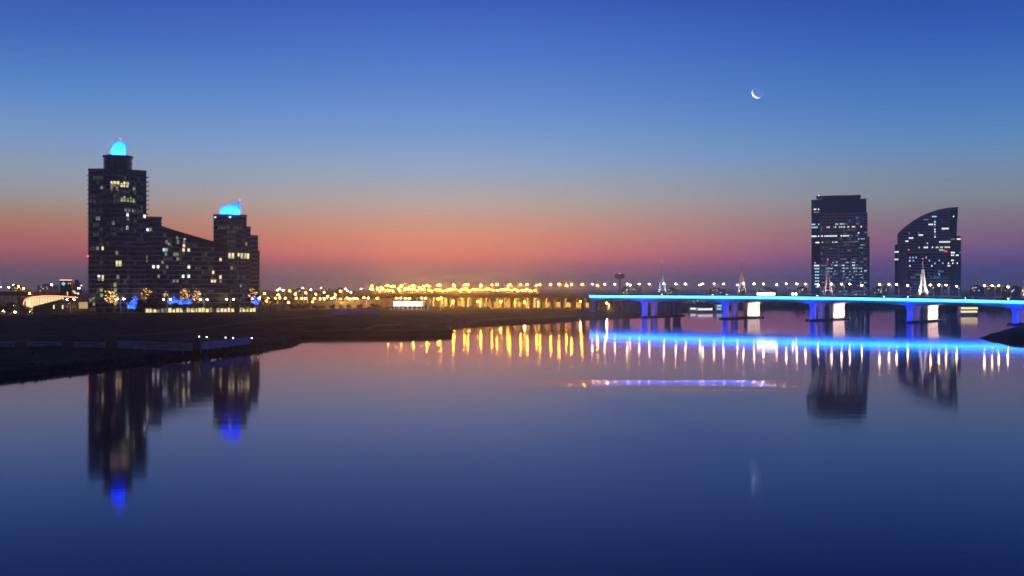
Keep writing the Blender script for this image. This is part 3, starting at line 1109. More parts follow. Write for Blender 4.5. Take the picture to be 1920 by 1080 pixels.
lit_rows(tV, poly_at_V, ROWS_V, lambda zx: xV(1500 + zx / 5.144), lambda zy: zV(T7(zy)), 1.6, 1.15, 1.5)
dim_rooms(tV, plo, xV(1702), xV(1780), 0, zV(474) / round(zV(474) / 3.3), 12, lambda x: 1e9, (R3, R2, R2), 1.1, 1.6, 5, 90, 1.6)
for zx, zy in ((1048, 607), (1392, 622), (1410, 626)):
    x, z = xV(1500 + zx / 5.144), zV(T7(zy))
    f = front(poly_at_V(x, z), x)
    beacon(tV, (x, f[0] - 0.4, z), 0.45)
MB().tube((xV(1787), 10, zV(391)), (xV(1787), 10, zV(389.5)), 0.25, 0.15).build('spike', M_POLE, tV)
beacon(tV, (xV(1787), 10, zV(389.2)), 0.4)

# ------------------------------------------------------------------ bridge
PIERS = [bs(1108), bs(1206), bs(1358), bs(1522), bs(1704), bs(1903)]
PIERS.append(PIERS[-1] + 50)
PIERS.append(PIERS[-1] + 50)


def sweep(stations, section):
    """stations: list of X; section(X) -> closed list of (w, z); one skin with end caps"""
    b_ = MB()
    vs_, n_ = [], None
    for X in stations:
        s_ = section(X)
        n_ = len(s_)
        vs_ += [bp(X, w, z) for w, z in s_]
    fs_ = []
    for k in range(len(stations) - 1):
        for i in range(n_):
            j = (i + 1) % n_
            fs_.append((k * n_ + i, (k + 1) * n_ + i, (k + 1) * n_ + j, k * n_ + j))
    fs_.append(tuple(range(n_)))
    fs_.append(tuple((len(stations) - 1) * n_ + i for i in range(n_ - 1, -1, -1)))
    return b_.add(vs_, fs_)


def lerp_list(a, b, n):
    return [a + (b - a) * i / n for i in range(n + 1)]


bridge = thing('bridge', 'long low road bridge outlined in bright blue light over the creek', 'bridge', (0, 0, 0))
for a, b2 in zip(PIERS[:-1], PIERS[1:]):
    st = lerp_list(a + 0.03, b2 - 0.03, 12)

    def depth(X, a=a, b2=b2):
        t = 2 * (X - a) / (b2 - a) - 1
        return 3.1 + 1.9 * t * t

    for w0, w1 in ((-1.5, 25.0), (30.0, 56.5)):
        def sec(X, w0=w0, w1=w1):
            z, d = deck_z(X), depth(X)
            return [(w0, z), (w1, z), (w1, z - 1.8), (w1 - 0.8, z - d), (w0 + 0.8, z - d), (w0, z - 1.8)]
        g_ = sweep(st, sec).build('girder', M_WHITEC, bridge)
        sweep(st, lambda X: [(w0 + .6, deck_z(X) + .004), (w1 - .6, deck_z(X) + .004), (w1 - .6, deck_z(X) + .05), (w0 + .6, deck_z(X) + .05)]).build('roadway', M_ASPH, bridge)
        for we in (w0, w1 - 0.35):
            sweep(st, lambda X, we=we: [(we, deck_z(X) + .003), (we + .35, deck_z(X) + .003), (we + .35, deck_z(X) + 0.8), (we, deck_z(X) + 0.8)]).build('parapet', M_CONC, bridge)
            hr = MB()
            for p, q in zip(st[:-1], st[1:]):
                hr.tube(bp(p, we + .17, deck_z(p) + 1.35), bp(q, we + .17, deck_z(q) + 1.35), 0.07, 0.07, 5)
                hr.tube(bp(p, we + .17, deck_z(p) + 0.8), bp(p, we + .17, deck_z(p) + 1.35), 0.06, 0.06, 4)
            hr.build('handrail', M_POLE, bridge)
    # cable tray with the blue light line along the near fascia
    sweep(st, lambda X: [(-2.15, deck_z(X) - 0.25), (-1.6, deck_z(X) - 0.25), (-1.6, deck_z(X) - 1.45), (-2.15, deck_z(X) - 1.45)]).build('light_strip', E_LED, bridge)
    sweep(st, lambda X: [(56.6, deck_z(X) - 0.25), (57.15, deck_z(X) - 0.25), (57.15, deck_z(X) - 1.45), (56.6, deck_z(X) - 1.45)]).build('light_strip', E_LED, bridge)  # unseen far strip, assumed by symmetry, added to throw blue on towers and haze
    sweep(st, lambda X: [(-2.3, deck_z(X) - 0.24), (-1.55, deck_z(X) - 0.24), (-1.55, deck_z(X) + 0.35), (-2.3, deck_z(X) + 0.35)]).build('fascia_edge', M_DCONC, bridge)


def column(X, w0, w1, zt, wd, m, parent, name='pier', flare=0.5, zb=-3.0):
    """upright of width wd along the bridge, from w0 to w1 across, flared under the deck"""
    b_ = MB()
    lv = [(zb, wd, 0), (zt - 3.2, wd, 0), (zt - 1.4, wd * (1 + flare * 0.4), 0.25), (zt, wd * (1 + flare), 0.6)]
    ring = []
    for z, d_, e in lv:
        h_ = d_ / 2
        c_ = min(0.45, h_ * 0.5)
        pts = [(-h_ + c_, w0 - e), (h_ - c_, w0 - e), (h_, w0 - e + c_), (h_, w1 + e - c_), (h_ - c_, w1 + e), (-h_ + c_, w1 + e), (-h_, w1 + e - c_), (-h_, w0 - e + c_)]
        for s_, w_ in pts:
            q = bp(X, w_, z)
            ring.append(q + Vector((BD.x * s_, BD.y * s_, 0)))
    fs_ = []
    for k in range(len(lv) - 1):
        for i in range(8):
            j = (i + 1) % 8
            fs_.append((k * 8 + i, k * 8 + j, (k + 1) * 8 + j, (k + 1) * 8 + i))
    b_.add(ring, fs_ + [tuple(range(7, -1, -1)), tuple(len(lv) * 8 - 8 + i for i in range(8))])
    return b_.build(name, m, parent)


for i, X in enumerate(PIERS):
    zt = deck_z(X) - 5.02
    # footing pad with pointed ends
    ft = MB()
    pts = []
    for s_, w_ in ((-4.5, 0), (0, -4.5), (4.5, 0), (4.5, 55), (0, 60), (-4.5, 55)):
        q = bp(X, w_, 0) + Vector((BD.x * s_, BD.y * s_, 0))
        pts.append((q.x, q.y))
    foot = ft.prism(pts, -2.5, 0.9).build('footing', M_DCONC, bridge)
    column(X, 0.2, 4.4, zt, 3.0, M_WHITEC, bridge)
    column(X, 13.0, 18.5, zt, 3.0, M_WHITEC, bridge)
    if i in (2, 3, 4):
        pr = column(X, 33.5, 54.0, zt, 3.2, M_WHITEC, bridge, 'blade_pier', 0.3)
        for w_ in (38.5, 43.7, 49.0):
            q = bp(X, w_, 0) + Vector((BD.x, BD.y, 0)) * 1.62
            for zz, hh_ in ((zt - 5.0, 1.3), (zt - 2.5, 0.7)):
                sl = MB().tube((0, 0, -hh_ / 2), (0, 0, hh_ / 2), 0.5, 0.5, 6)
                o_ = sl.build('drain_slot', M_MULL, pr)
                o_.location = (q.x, q.y, zz)
        aim = bp(X, 43.7, zt * 0.55)
        for w_ in (37, 43.7, 50):
            src = bp(X, w_, 1.6) + Vector((BD.x, BD.y, 0)) * 7.5
            MB().box(src.x - .4, src.x + .4, src.y - .4, src.y + .4, 0.4, 1.3).build('floodlight_box', M_POLE, bridge)
            spot('pier_floodlight', src, bp(X, w_, zt * 0.6), 12000, (1.0, 0.74, 0.56), 95, 0.6, 0.3)
    else:
        column(X, 33.5, 37.5, zt, 3.0, M_CONC, bridge)
        column(X, 46.0, 54.0, zt, 3.0, M_CONC, bridge)
    # blue floodlight on the creek side
    src = bp(X, -9.0, 0.8)
    spot('blue_floodlight', src, bp(X, 0, zt * 0.55), 14000, (0.005, 0.02, 1.0), 75, 0.5, 0.3)
    src2 = bp(X, 7.5, 1.2) + Vector((BD.x, BD.y, 0)) * 9
    spot('blue_side_floodlight', src2, bp(X, 8, zt * 0.9), 4500, (0.22, 0.14, 1.0), 120, 0.6, 0.3)

# ------------------------------------------------------------------ approach viaduct
via = thing('viaduct', 'unlit concrete approach viaduct on many columns, lit yellow from beneath', 'viaduct', (0, 0, 0))
VX0, VX1 = -131.0, PIERS[0]
st_all = lerp_list(VX0, VX1 - 0.05, 12)
for a, b2 in zip(st_all[:-1], st_all[1:]):
    st = lerp_list(a + 0.02, b2 - 0.02, 2)
    for w0, w1 in ((-1.5, 25.0), (30.0, 56.5)):
        sweep(st, lambda X: [(w0, deck_z(X)), (w1, deck_z(X)), (w1, deck_z(X) - 1.1), (w1 - 2, deck_z(X) - 2.3), (w0 + 2, deck_z(X) - 2.3), (w0, deck_z(X) - 1.1)]).build('girder', M_CONC, via)
        for we in (w0, w1 - 0.35):
            sweep(st, lambda X, we=we: [(we, deck_z(X) + .003), (we + .35, deck_z(X) + .003), (we + .35, deck_z(X) + 1.1), (we, deck_z(X) + 1.1)]).build('parapet', M_CONC, via)
    for j, (w0, w1) in enumerate(((3, 5.4), (17, 19.4), (35, 37.4), (49, 51.4))):
        q = bp(a, w0, 0)
        column(a, w0, w1, deck_z(a) - 2.32, 2.3, M_CONC, via, 'column', 0.9, gz(q.x, q.y) - 1.0)

# wall behind the viaduct that catches the yellow light
q0, q1 = bp(-150, 74, 0), bp(20, 74, 0)
wall_strip('retaining_wall', [(q0.x, q0.y), (q1.x, q1.y)], 9.0, 1.0, M_SAND, 'tall sandy retaining wall behind the viaduct columns, lit yellow', 'wall', 0.0)

# ------------------------------------------------------------------ descending ramp to the left of the viaduct
def ribbon(name, pts, width, label, cat, solid=True, m=M_CONC, thick=1.2):
    """pts: world Vectors along the near edge; road deck, parapets and side wall panels as parts"""
    root = thing(name, label, cat, (pts[0].x, pts[0].y, 0))
    o = Vector((pts[0].x, pts[0].y, 0))
    for a, b2 in zip(pts[:-1], pts[1:]):
        d = Vector((b2.x - a.x, b2.y - a.y, 0)).normalized()
        nn = Vector((-d.y, d.x, 0)) * width
        if nn.y < 0:
            nn = -nn
        e = nn.normalized() * 0.3
        a_, b_ = a - o + d * 0.01, b2 - o - d * 0.01
        up = lambda v, h: v + Vector((0, 0, h))
        zf = (lambda v: Vector((v.x, v.y, min(v.z - thick, gz(v.x + o.x, v.y + o.y) - 1.0)))) if solid else (lambda v: up(v, -thick))
        MB().hexa([zf(a_), zf(b_), zf(b_ + nn), zf(a_ + nn)], [a_, b_, b_ + nn, a_ + nn]).build('ramp_segment' if solid else 'deck_segment', m, root)
        MB().hexa([up(a_ + e * 2, .004), up(b_ + e * 2, .004), up(b_ + nn - e * 2, .004), up(a_ + nn - e * 2, .004)],
                  [up(a_ + e * 2, .05), up(b_ + e * 2, .05), up(b_ + nn - e * 2, .05), up(a_ + nn - e * 2, .05)]).build('roadway', M_ASPH, root)
        for s_ in (Vector((0, 0, 0)), nn - e):
            MB().hexa([up(a_ + s_, .003), up(b_ + s_, .003), up(b_ + s_ + e, .003), up(a_ + s_ + e, .003)],
                      [up(a_ + s_, 1.0), up(b_ + s_, 1.0), up(b_ + s_ + e, 1.0), up(a_ + s_ + e, 1.0)]).build('parapet', m, root)
    return root


ribbon('ramp', [P(462, 579, 690), P(520, 575.5, 712), P(580, 571.5, 742), P(640, 567.5, 785), P(700, 563.5, 845), P(770, 560, 930)], 11,
       'curving slip road ramp climbing from the dark towers to the viaduct', 'ramp')
fly = ribbon('flyover', [P(690, 553.5, 1130), P(760, 552.5, 1135), P(840, 552, 1140), P(920, 552, 1150), P(1015, 552.5, 1165)], 14,
             'distant flyover crowded with yellow lamps beyond the viaduct', 'flyover', False)
for px in range(700, 1015, 26):
    p = P(px, 556, 1146)
    MB().tube((p.x - fly.location.x, p.y - fly.location.y, 0), (p.x - fly.location.x, p.y - fly.location.y, 13), 1.0, 1.0, 8).build('column', M_CONC, fly)
flw = ribbon('overpass', [P(-90, 549.5, 800), P(0, 549.5, 790), P(50, 550.5, 780), P(110, 553.5, 770)], 10,
             'dark overpass at the edge behind the red outlined hall', 'overpass', False, M_DCONC, 1.8)
for px in (-60, -10, 35, 75):
    p = P(px, 556, 796)
    MB().tube((p.x - flw.location.x, p.y - flw.location.y, 4), (p.x - flw.location.x, p.y - flw.location.y, 15.5), 0.9, 0.9, 8).build('column', M_DCONC, flw)

# ------------------------------------------------------------------ masts on the bridge
def mast_at(px_pier_i, label, lit):
    X = PIERS[px_pier_i]
    b0 = bp(X, 27.5, deck_z(X) + 0.0)
    t = thing('bridge_mast', label, 'mast', b0, 0, 'spired masts along the bridge')
    H1, H2 = 18.2, 25.6
    for sx in (-1, 1):
        for sy in (-1, 1):
            MB().tube((sx * 3.4, sy * 1.6, -1.2), (sx * 1.35, sy * 0.7, 8.5), 0.5, 0.42).tube((sx * 1.35, sy * 0.7, 8.5), (sx * 0.45, sy * 0.35, H1), 0.42, 0.32).build('leg', M_WHITEM, t)
    for z, k in ((4.0, 2.5), (8.5, 1.5), (13.0, 0.95)):
        MB().box(-k, k, -0.2, 0.2, z, z + 0.3).build('cross_beam', M_WHITEM, t)
    MB().box(-0.9, 0.9, -0.7, 0.7, H1 - 0.2, H1 + 0.5).build('collar', M_WHITEM, t)
    MB().tube((0, 0, H1 + 0.5), (0, 0, H2), 0.30, 0.10).build('spire', M_WHITEM, t)
    beacon(t, (0, 0, H2 + 0.2), 0.28)
    MB().box(-3.8, 3.8, -2.2, 2.2, -1.9, -1.2).build('base_plate', M_CONC, t)
    col, pw = lit
    for sx in (-1, 1):
        spot('mast_uplight', (b0.x + sx * 4.0, b0.y - 6.0, b0.z + 0.6), (b0.x, b0.y, b0.z + 11), pw, col, 75, 0.5, 0.2)
    spot('spire_uplight', (b0.x + 0.7, b0.y - 1.6, b0.z + H1 + 0.2), (b0.x, b0.y, b0.z + 23), 2500, (0.02, 0.05, 1.0), 60, 0.5, 0.1)
    return t


MASTS = [(1, 'white spired mast above the blue pier closest to the viaduct', ((0.35, 0.6, 1.0), 6000)),
         (2, 'pinkish spired mast standing just before the white floodlight glare', ((1.0, 0.6, 0.6), 5500)),
         (3, 'spired mast on the bridge in front of the flat-topped office tower', ((1.0, 0.6, 0.65), 5000)),
         (4, 'brightly lit white spired mast in front of the sail-shaped tower', ((1.0, 0.88, 0.8), 22000)),
         (5, 'reddish spired mast cut by the edge of the picture beyond the ferry', ((1.0, 0.45, 0.4), 8000))]
for i, lb, lt in MASTS:
    mast_at(i, lb, lt)

# ------------------------------------------------------------------ street lamps
def make_lamp(name, H, arm, lens_m, r, label, group, pole_m=M_POLE, twin=False):
    t = thing(name, label, 'street lamp', (0, 0, -500), 0, group)
    MB().tube((0, 0, -0.6), (0, 0, H - 0.4), 0.30, 0.18, 6).build('pole', pole_m, t)
    for s in ((-1, 1) if twin else (-1,)):
        MB().tube((0, 0, H - 0.4), (s * arm, 0, H), 0.08, 0.06, 5).build('arm', pole_m, t)
        hd = MB().box(s * arm - r * 1.3, s * arm + r * 1.3, -r * 0.7, r * 0.7, H + r * 0.5, H + r * 0.75).build('lamp_head', pole_m, t)
        MB().ball((s * arm, 0, H), r, 0.75, 8, 6).build('lens', lens_m, hd)
    return t


LAMPS = {}


def lamp(kind, H, loc, label, group, rz=0.0, sc=None):
    key = (kind, round(H, 1), group)
    if key not in LAMPS:
        em, r, arm, tw = {'white': (E_LAMPW, 0.46, 1.8, False), 'sodium': (E_SODIUM, 0.5, 1.8, False), 'cold': (E_LAMPC, 0.5, 1.2, False),
                          'twin': (E_LAMPW, 0.40, 2.1, True), 'farsodium': (E_SODIUM, 0.7, 1.8, False), 'farwhite': (E_LAMPW, 0.6, 1.4, False)}[kind]
        LAMPS[key] = make_lamp('street_lamp', H, arm, em, r, label, group, M_POLE, tw)
        o = LAMPS[key]
        o.location, o.rotation_euler = loc, (0, 0, rz)
        return o
    return dup(LAMPS[key], loc, rz, label)


ROWN = {0.0: 'along the creek-side parapet', 17.5: 'inside the creek-side carriageway', 32.0: 'inside the landward carriageway', 54.7: 'along the landward parapet'}
cnt = {}
for i in range(-12, 8):
    X = 164 + 25.0 * i
    if X < VX0 + 2:
        continue
    for w in (0.0, 17.5, 32.0, 54.7):
        on = X >= VX1 - 1
        key = (on, w)
        cnt[key] = cnt.get(key, 0) + 1
        lb = ('pale street lamp on blue bridge %s, %s from the viaduct' if on else 'yellow street lamp on viaduct %s, %s from its far end') % (ROWN[w], ORD[cnt[key] - 1])
        p = bp(X, w + (0.3 if w in (0.0, 32.0) else 0), deck_z(X))
        if on and p.x / p.y * F + 960 > 1960:
            continue
        lamp('white' if on else 'sodium', 8.7 if w < 50 else 8.0, p, lb, 'bridge lamps' if on else 'viaduct lamps', random.uniform(-0.1, 0.1))

# crowd of sodium lamps on the distant flyover
n = 48
for i in range(n):
    px = 703 + (1006 - 703) * (i + random.uniform(-0.35, 0.35)) / (n - 1)
    py = 543.5 + random.uniform(-2.2, 2.4)
    D = 1136 + 10 * random.random() + (i % 2) * 10
    lamp('farsodium', 9.0, P(px, py, D) - Vector((0, 0, 9.0)), 'yellow lamp in the crowded line on the far flyover, %s from the white canopy end' % ORD[i], 'far flyover lamps')
n = 12
for i in range(n):
    px = 700 + 105 * i / n + random.uniform(-3, 3)
    lamp('farsodium', 10.0, P(px, 538.5 + random.uniform(-2.5, 2.5), 1230 + 15 * (i % 3)) - Vector((0, 0, 10)), 'high yellow lamp above the flyover start, %s counted rightward' % ORD[i], 'high flyover lamps')

# lamps on the slip road and in the streets between towers and viaduct
TOWN = [('sodium', 100, 355), ('sodium', 390, 360), ('sodium', 585, 360), ('sodium', 230, 368), ('sodium', 490, 350), ('sodium', 770, 365), ('sodium', 815, 335),
        ('white', 60, 390), ('white', 140, 400), ('white', 205, 402), ('white', 250, 395), ('white', 300, 400), ('white', 405, 400), ('white', 455, 402), ('white', 490, 400),
        ('sodium', 575, 402), ('white', 630, 405), ('white', 670, 405), ('white', 740, 400), ('sodium', 765, 393), ('white', 820, 406), ('white', 890, 400), ('white', 915, 406),
        ('white', 950, 400), ('white', 980, 405), ('sodium', 1045, 395), ('white', 1085, 400), ('white', 1170, 402), ('farwhite', 235, 310), ('farwhite', 212, 325),
        ('farwhite', 268, 325), ('farwhite', 530, 318), ('farwhite', 625, 302), ('farwhite', 655, 345), ('farwhite', 860, 310), ('farwhite', 875, 330), ('farwhite', 1005, 310),
        ('white', 120, 425), ('sodium', 330, 440), ('white', 560, 435), ('sodium', 700, 385), ('farsodium', 330, 330), ('farwhite', 450, 302), ('farwhite', 910, 345), ('farwhite', 1090, 310),
        ('white', 1350, 398), ('white', 1390, 398), ('white', 1435, 402), ('white', 1475, 402), ('white', 1590, 398), ('white', 1630, 398), ('sodium', 1745, 405), ('sodium', 1780, 400)]
for i_, t_ in enumerate(TOWN):
    if t_[0] == 'white' and i_ % 2:
        TOWN[i_] = ('sodium',) + t_[1:]
c2 = {}
for kd, zx, zy in sorted(TOWN, key=lambda t: t[1]):
    px, py = 480 + zx * 0.198, 480 + zy * 0.198
    far = kd.startswith('far')
    D = 1500 if far else (960 if py < 555 else 800) + random.uniform(-30, 30)
    p = P(px, py, D)
    H = max(5.0, p.z - gz(p.x, p.y))
    H = round(H * 2) / 2
    nm = {'sodium': 'yellow street lamp by the slip road', 'white': 'whitish street lamp beyond the slip road', 'farwhite': 'small high distant whitish lamp past the slip road', 'farsodium': 'small far yellow lamp past the slip road'}[kd]
    c2[kd] = c2.get(kd, 0) + 1
    lamp(kd, H, p - Vector((0, 0, H)), nm + ', %s from the dark towers' % ORD[c2[kd] - 1], 'town lamps')

# twin promenade lamps below the towers
TW = [(132, 561.5, 'twin-headed lamp in front of the low sandy building'), (226, 560.5, 'twin-headed lamp at the foot of the tall tower'), (313.5, 562, 'twin-headed lamp before the dark bushy trees'),
      (382, 561.5, 'twin-headed lamp at the middle of the golden lobby'), (431.5, 561, 'twin-headed lamp at the golden lobby end by the stepped tower'), (479.5, 560.5, 'twin-headed lamp at the outer foot of the stepped tower')]
for px, py, lb in TW:
    D = 648
    p = P(px, py, D)
    H = p.z - gz(p.x, p.y)
    lamp('twin', round(H * 2) / 2, p - Vector((0, 0, round(H * 2) / 2)), lb, 'promenade twin lamps')
LEFT = [('sodium', 39, 537, 786, 'big orange lamp standing on the dark overpass'), ('farwhite', 27, 534, 1300, 'small lamp high beside the big orange lamp'), ('farwhite', 18, 539, 1300, 'small low lamp before the big orange lamp'),
        ('farwhite', 3, 538.5, 1300, 'small distant lamp at the picture edge above the overpass'), ('farsodium', 47, 541, 1300, 'small amber lamp just beyond the big orange lamp'), ('farwhite', 100, 534, 900, 'lone white lamp beside the sign pylon'),
        ('cold', 151, 540, 720, 'bright cold white lamp between sign pylon and tall tower'), ('white', 61, 584, 610, 'low white lamp among the small dark trees'), ('white', 3, 582, 640, 'low white lamp at the picture edge beside dark trees'),
        ('white', 11, 582.5, 645, 'low lamp second from the picture edge beside dark trees'), ('white', 34, 585, 640, 'low lamp between the two groups of dark trees'), ('white', 30, 572, 680, 'white lamp under the dark overpass'),
        ('sodium', 60, 550, 760, 'small orange lamp at the start of the red neon roofline'), ('white', 83, 569.5, 690, 'white lamp at the lit front of the red outlined hall')]
for kd, px, py, D, lb in LEFT:
    p = P(px, py, D)
    zb = 17.6 if 'overpass' in lb and 'on the' in lb else gz(p.x, p.y)
    H = max(2.5, p.z - zb)
    lamp(kd, round(H * 2) / 2, p - Vector((0, 0, round(H * 2) / 2)), lb, 'lamps at the picture edge')

# lamps under the viaduct that light the columns yellow
for i, (px, w) in enumerate(((815, 27), (838, 62), (862, 27), (880, 62), (905, 27), (925, 62), (950, 27), (975, 62), (1010, 62), (1060, 62), (760, 62), (790, 27))):
    p = bp(bs(px), w, 0)
    g = gz(p.x, p.y)
    up_ = bpy.data.lights.new('underpass_lamp', 'POINT')
    up_.energy, up_.color, up_.shadow_soft_size = 16000, (1.0, 0.55, 0.12), 0.5
    uo = bpy.data.objects.new('underpass_lamp', up_)
    COL.objects.link(uo)
    uo.location = (p.x - 1.8, p.y - 1.5, g + 4.6)
    lamp('sodium', 5.0, (p.x, p.y, g), 'yellow lamp under the viaduct between its columns, %s of twelve' % ORD[i], 'lamps under the viaduct')

# overexposed floodlight banks on the bridge parapet
for pa, pb, lb in ((1422, 1452, 'large bank of glaring white floodlights on the blue bridge parapet'), (1487, 1493, 'small glaring white floodlight pair on the bridge parapet')):
    xa, xb = bs(pa), bs(pb)
    p0 = bp(xa, -0.6, deck_z(xa) + 0.9)
    fb = thing('floodlight_bank', lb, 'floodlight', p0)
    n = 8 if pb - pa > 10 else 2
    for i in range(n):
        X = xa + (xb - xa) * i / (n - 1)
        q = bp(X, -0.6, deck_z(X) + 0.9) - p0
        hs = MB().box(q.x - .5, q.x + .5, q.y - 0.1, q.y + 0.5, q.z, q.z + 1.5).build('housing', M_POLE, fb)
        MB().box(q.x - .45, q.x + .45, q.y - 0.16, q.y - 0.102, q.z + .1, q.z + 1.4).build('lens', E_FLOOD, hs)
    MB().tube((0, 0, -0.1), bp(xb, -0.6, deck_z(xb) + 0.8) - p0, 0.12, 0.12).build('mounting_rail', M_POLE, fb)

# ------------------------------------------------------------------ trees
def leaf_cloud(rx, rz, zc, n, size, rnd):
    b_ = MB()
    blobs = [(rnd.uniform(-.55, .55) * rx, rnd.uniform(-.55, .55) * rx, zc + rnd.uniform(-.5, .5) * rz, rnd.uniform(.35, .6)) for _ in range(9)]
    for _ in range(n):
        bx, by, bz, br = rnd.choice(blobs)
        d = Vector((rnd.gauss(0, 1), rnd.gauss(0, 1), rnd.gauss(0, 1))).normalized() * (rnd.random() ** 0.5)
        c = Vector((bx + d.x * br * rx, by + d.y * br * rx, bz + d.z * br * rz))
        u = Vector((rnd.gauss(0, 1), rnd.gauss(0, 1), rnd.gauss(0, .6))).normalized()
        v = u.orthogonal().normalized()
        s = size * rnd.uniform(.6, 1.3)
        b_.add([c - u * s, c + v * s * .5, c + u * s, c - v * s * .5], [(0, 1, 2, 3)])
    return b_


def make_tree(label, group, h, rx, seed):
    rnd = random.Random(seed)
    t = thing('broadleaf_tree', label, 'tree', (0, 0, 0), 0, group)
    tr_ = MB().tube((0, 0, -0.6), (0.1, 0, h * .45), .22, .14)
    for k in range(5):
        a = k * 1.25
        tr_.tube((0.1, 0, h * (.3 + .03 * k)), (math.cos(a) * rx * .6, math.sin(a) * rx * .6, h * .7), .1, .04, 5)
    tr_.build('trunk', M_BARK, t)
    leaf_cloud(rx, h * .42, h * .64, 900, h * .05, rnd).build('crown', M_LEAF, t)
    return t


def make_palm(label, group, h, seed):
    rnd = random.Random(seed)
    t = thing('palm_tree', label, 'palm tree', (0, 0, 0), 0, group)
    tr_ = MB()
    for k in range(6):
        tr_.tube((0.05 * k, 0, h * k / 6 - (0.6 if k == 0 else 0)), (0.05 * (k + 1), 0, h * (k + 1) / 6), .26 - .015 * k, .25 - .015 * k, 7)
    tr_.build('trunk', M_BARK, t)
    cr_ = MB()
    for k in range(22):
        a = k * 2.399 + rnd.uniform(-.2, .2)
        up = rnd.uniform(.15, 1.1)
        L = rnd.uniform(2.6, 3.6)
        prev = Vector((0.3, 0, h))
        d = Vector((math.cos(a), math.sin(a), up)).normalized()
        side = Vector((-math.sin(a), math.cos(a), 0))
        for s in range(6):
            nx = prev + d * (L / 6)
            w0_, w1_ = .5 * math.sin(math.pi * (s + .4) / 6.6), .5 * math.sin(math.pi * (s + 1.2) / 6.6)
            dr = Vector((0, 0, -.25))
            cr_.add([prev, prev + side * w0_ + dr * w0_, nx + side * w1_ + dr * w1_, nx], [(0, 1, 2, 3)])
            cr_.add([prev, prev - side * w0_ + dr * w0_, nx - side * w1_ + dr * w1_, nx], [(3, 2, 1, 0)])
            prev = nx
            d = (d + Vector((0, 0, -.24))).normalized()
    cr_.build('crown', M_LEAF, t)
    return t


def fairy(root, zc, rx, rz, n, m, seed, size=0.13, name='fairy_lights'):
    rnd = random.Random(seed)
    b_ = MB()
    for _ in range(n):
        d = Vector((rnd.gauss(0, 1), rnd.gauss(0, 1), rnd.gauss(0, 1))).normalized() * (rnd.random() ** 0.4)
        x, y, z = d.x * rx, d.y * rx - .2, zc + d.z * rz
        s = size * rnd.uniform(.6, 1.5)
        b_.box(x - s, x + s, y - s, y + s, z - s, z + s)
    o = b_.build(name, m, root)
    o['kind'] = 'stuff'
    return o


def on_ground(px, D, dz=0.0):
    x = (px - 960) / F * D
    return Vector((x, D, gz(x, D) + dz))


# lit palms below the towers
LITP = [(204, 651, 11.0, 'a', 'palm strung with amber lights against the tall tower base'), (213, 655, 9.0, 'a', 'second amber lit palm at the tall tower base, closer to the wing'),
        (254, 652, 9.0, 'b', 'palm strung with blue lights where tall tower meets wing'), (246, 648, 5.5, 'b', 'low blue lit palm at the corner of the tall tower'),
        (323, 655, 8.5, 'b', 'first blue lit palm in front of the wing'), (336, 657, 8.0, 'b', 'second blue lit palm in front of the wing'), (354, 656, 7.0, 'b', 'blue lit palm beneath the big amber tree'),
        (347, 660, 12.0, 'a', 'big palm glowing with amber lights in front of the wing'), (367, 658, 11.0, 'a', 'smaller amber lit palm beside the big glowing one'),
        (310, 659, 12.5, 'a', 'sparsely amber lit palm above the blue lit ones'), (474, 662, 12.0, 'w', 'palm with a ring of pale lights before the stepped tower'), (480, 655, 8.5, 'b', 'blue lit palm at the foot of the stepped tower'),
        (276, 660, 12.0, 'w', 'sparsely lit tall palm between tall tower and wing')]
for i, (px, D, h, c, lb) in enumerate(LITP):
    t = make_palm(lb, 'light-strung palms', h, 50 + i)
    t.location = on_ground(px, D)
    if c == 'a':
        fairy(t, h - .6, 3.2, 4.4, 55 if 'sparse' not in lb else 16, E_FAIRY, i, 0.11)
    elif c == 'b':
        fairy(t, h - 1.2, 2.8, 2.6, 60, E_FAIRYB, i, 0.15)
    else:
        fairy(t, h, 3.4, 3.4, 26, E_FAIRY, i, 0.12)
    t.rotation_euler.z = random.uniform(0, 6)

tree_a = make_tree('dark bushy tree at the corner of tall tower and wing', 'dark trees below the towers', 8.5, 4.6, 3)
tree_a.location = on_ground(266, 646)
tree_b = make_tree('second dark bushy tree, before the golden lobby start', 'dark trees below the towers', 7.5, 3.8, 5)
tree_b.location = on_ground(284, 644)
for px, D, sc, lb in ((300, 645, .85, 'third dark tree before the golden lobby'), (330, 646, .75, 'dark tree just past the lobby twin lamp'), (345, 646, .7, 'dark tree before the golden lobby middle'),
                      (358, 647, .75, 'dark tree between two twin lamps at the lobby'), (405, 646, .65, 'dark tree near the lobby end'), (446, 647, .7, 'dark tree by the sandy gate post'), (462, 648, .6, 'small dark tree at the stepped tower foot')):
    dup(random.choice((tree_a, tree_b)), on_ground(px, D), random.uniform(0, 6), lb, sc)
SMALL = [(4, 600, .62, 'small round tree at the very picture edge'), (16, 598, .6, 'second small round tree from the picture edge'), (22, 640, .8, 'taller tree behind the small edge trees'), (48, 604, .55, 'small tree before the low white lamp'), (54, 596, .62, 'rounder tree beside the low white lamp'),
         (69, 598, .55, 'small tree just past the low white lamp'), (44, 630, .7, 'tree behind the small ones near the red hall')]
for px, D, sc, lb in SMALL:
    o = dup(random.choice((tree_a, tree_b)), on_ground(px, D), random.uniform(0, 6), lb, sc)
    o['group'] = 'small trees at the picture edge'
k = 0
for px in (545, 549, 556, 561, 569, 577, 590, 598, 606, 622, 640, 655, 676, 690, 702, 712, 725):
    o = dup(random.choice((tree_a, tree_b)), on_ground(px + random.uniform(-2, 2), random.uniform(690, 712)), random.uniform(0, 6),
            'dark roadside tree below the slip road, %s from the dark towers' % ORD[k], random.uniform(.38, .62))
    o['group'] = 'roadside trees'
    k += 1
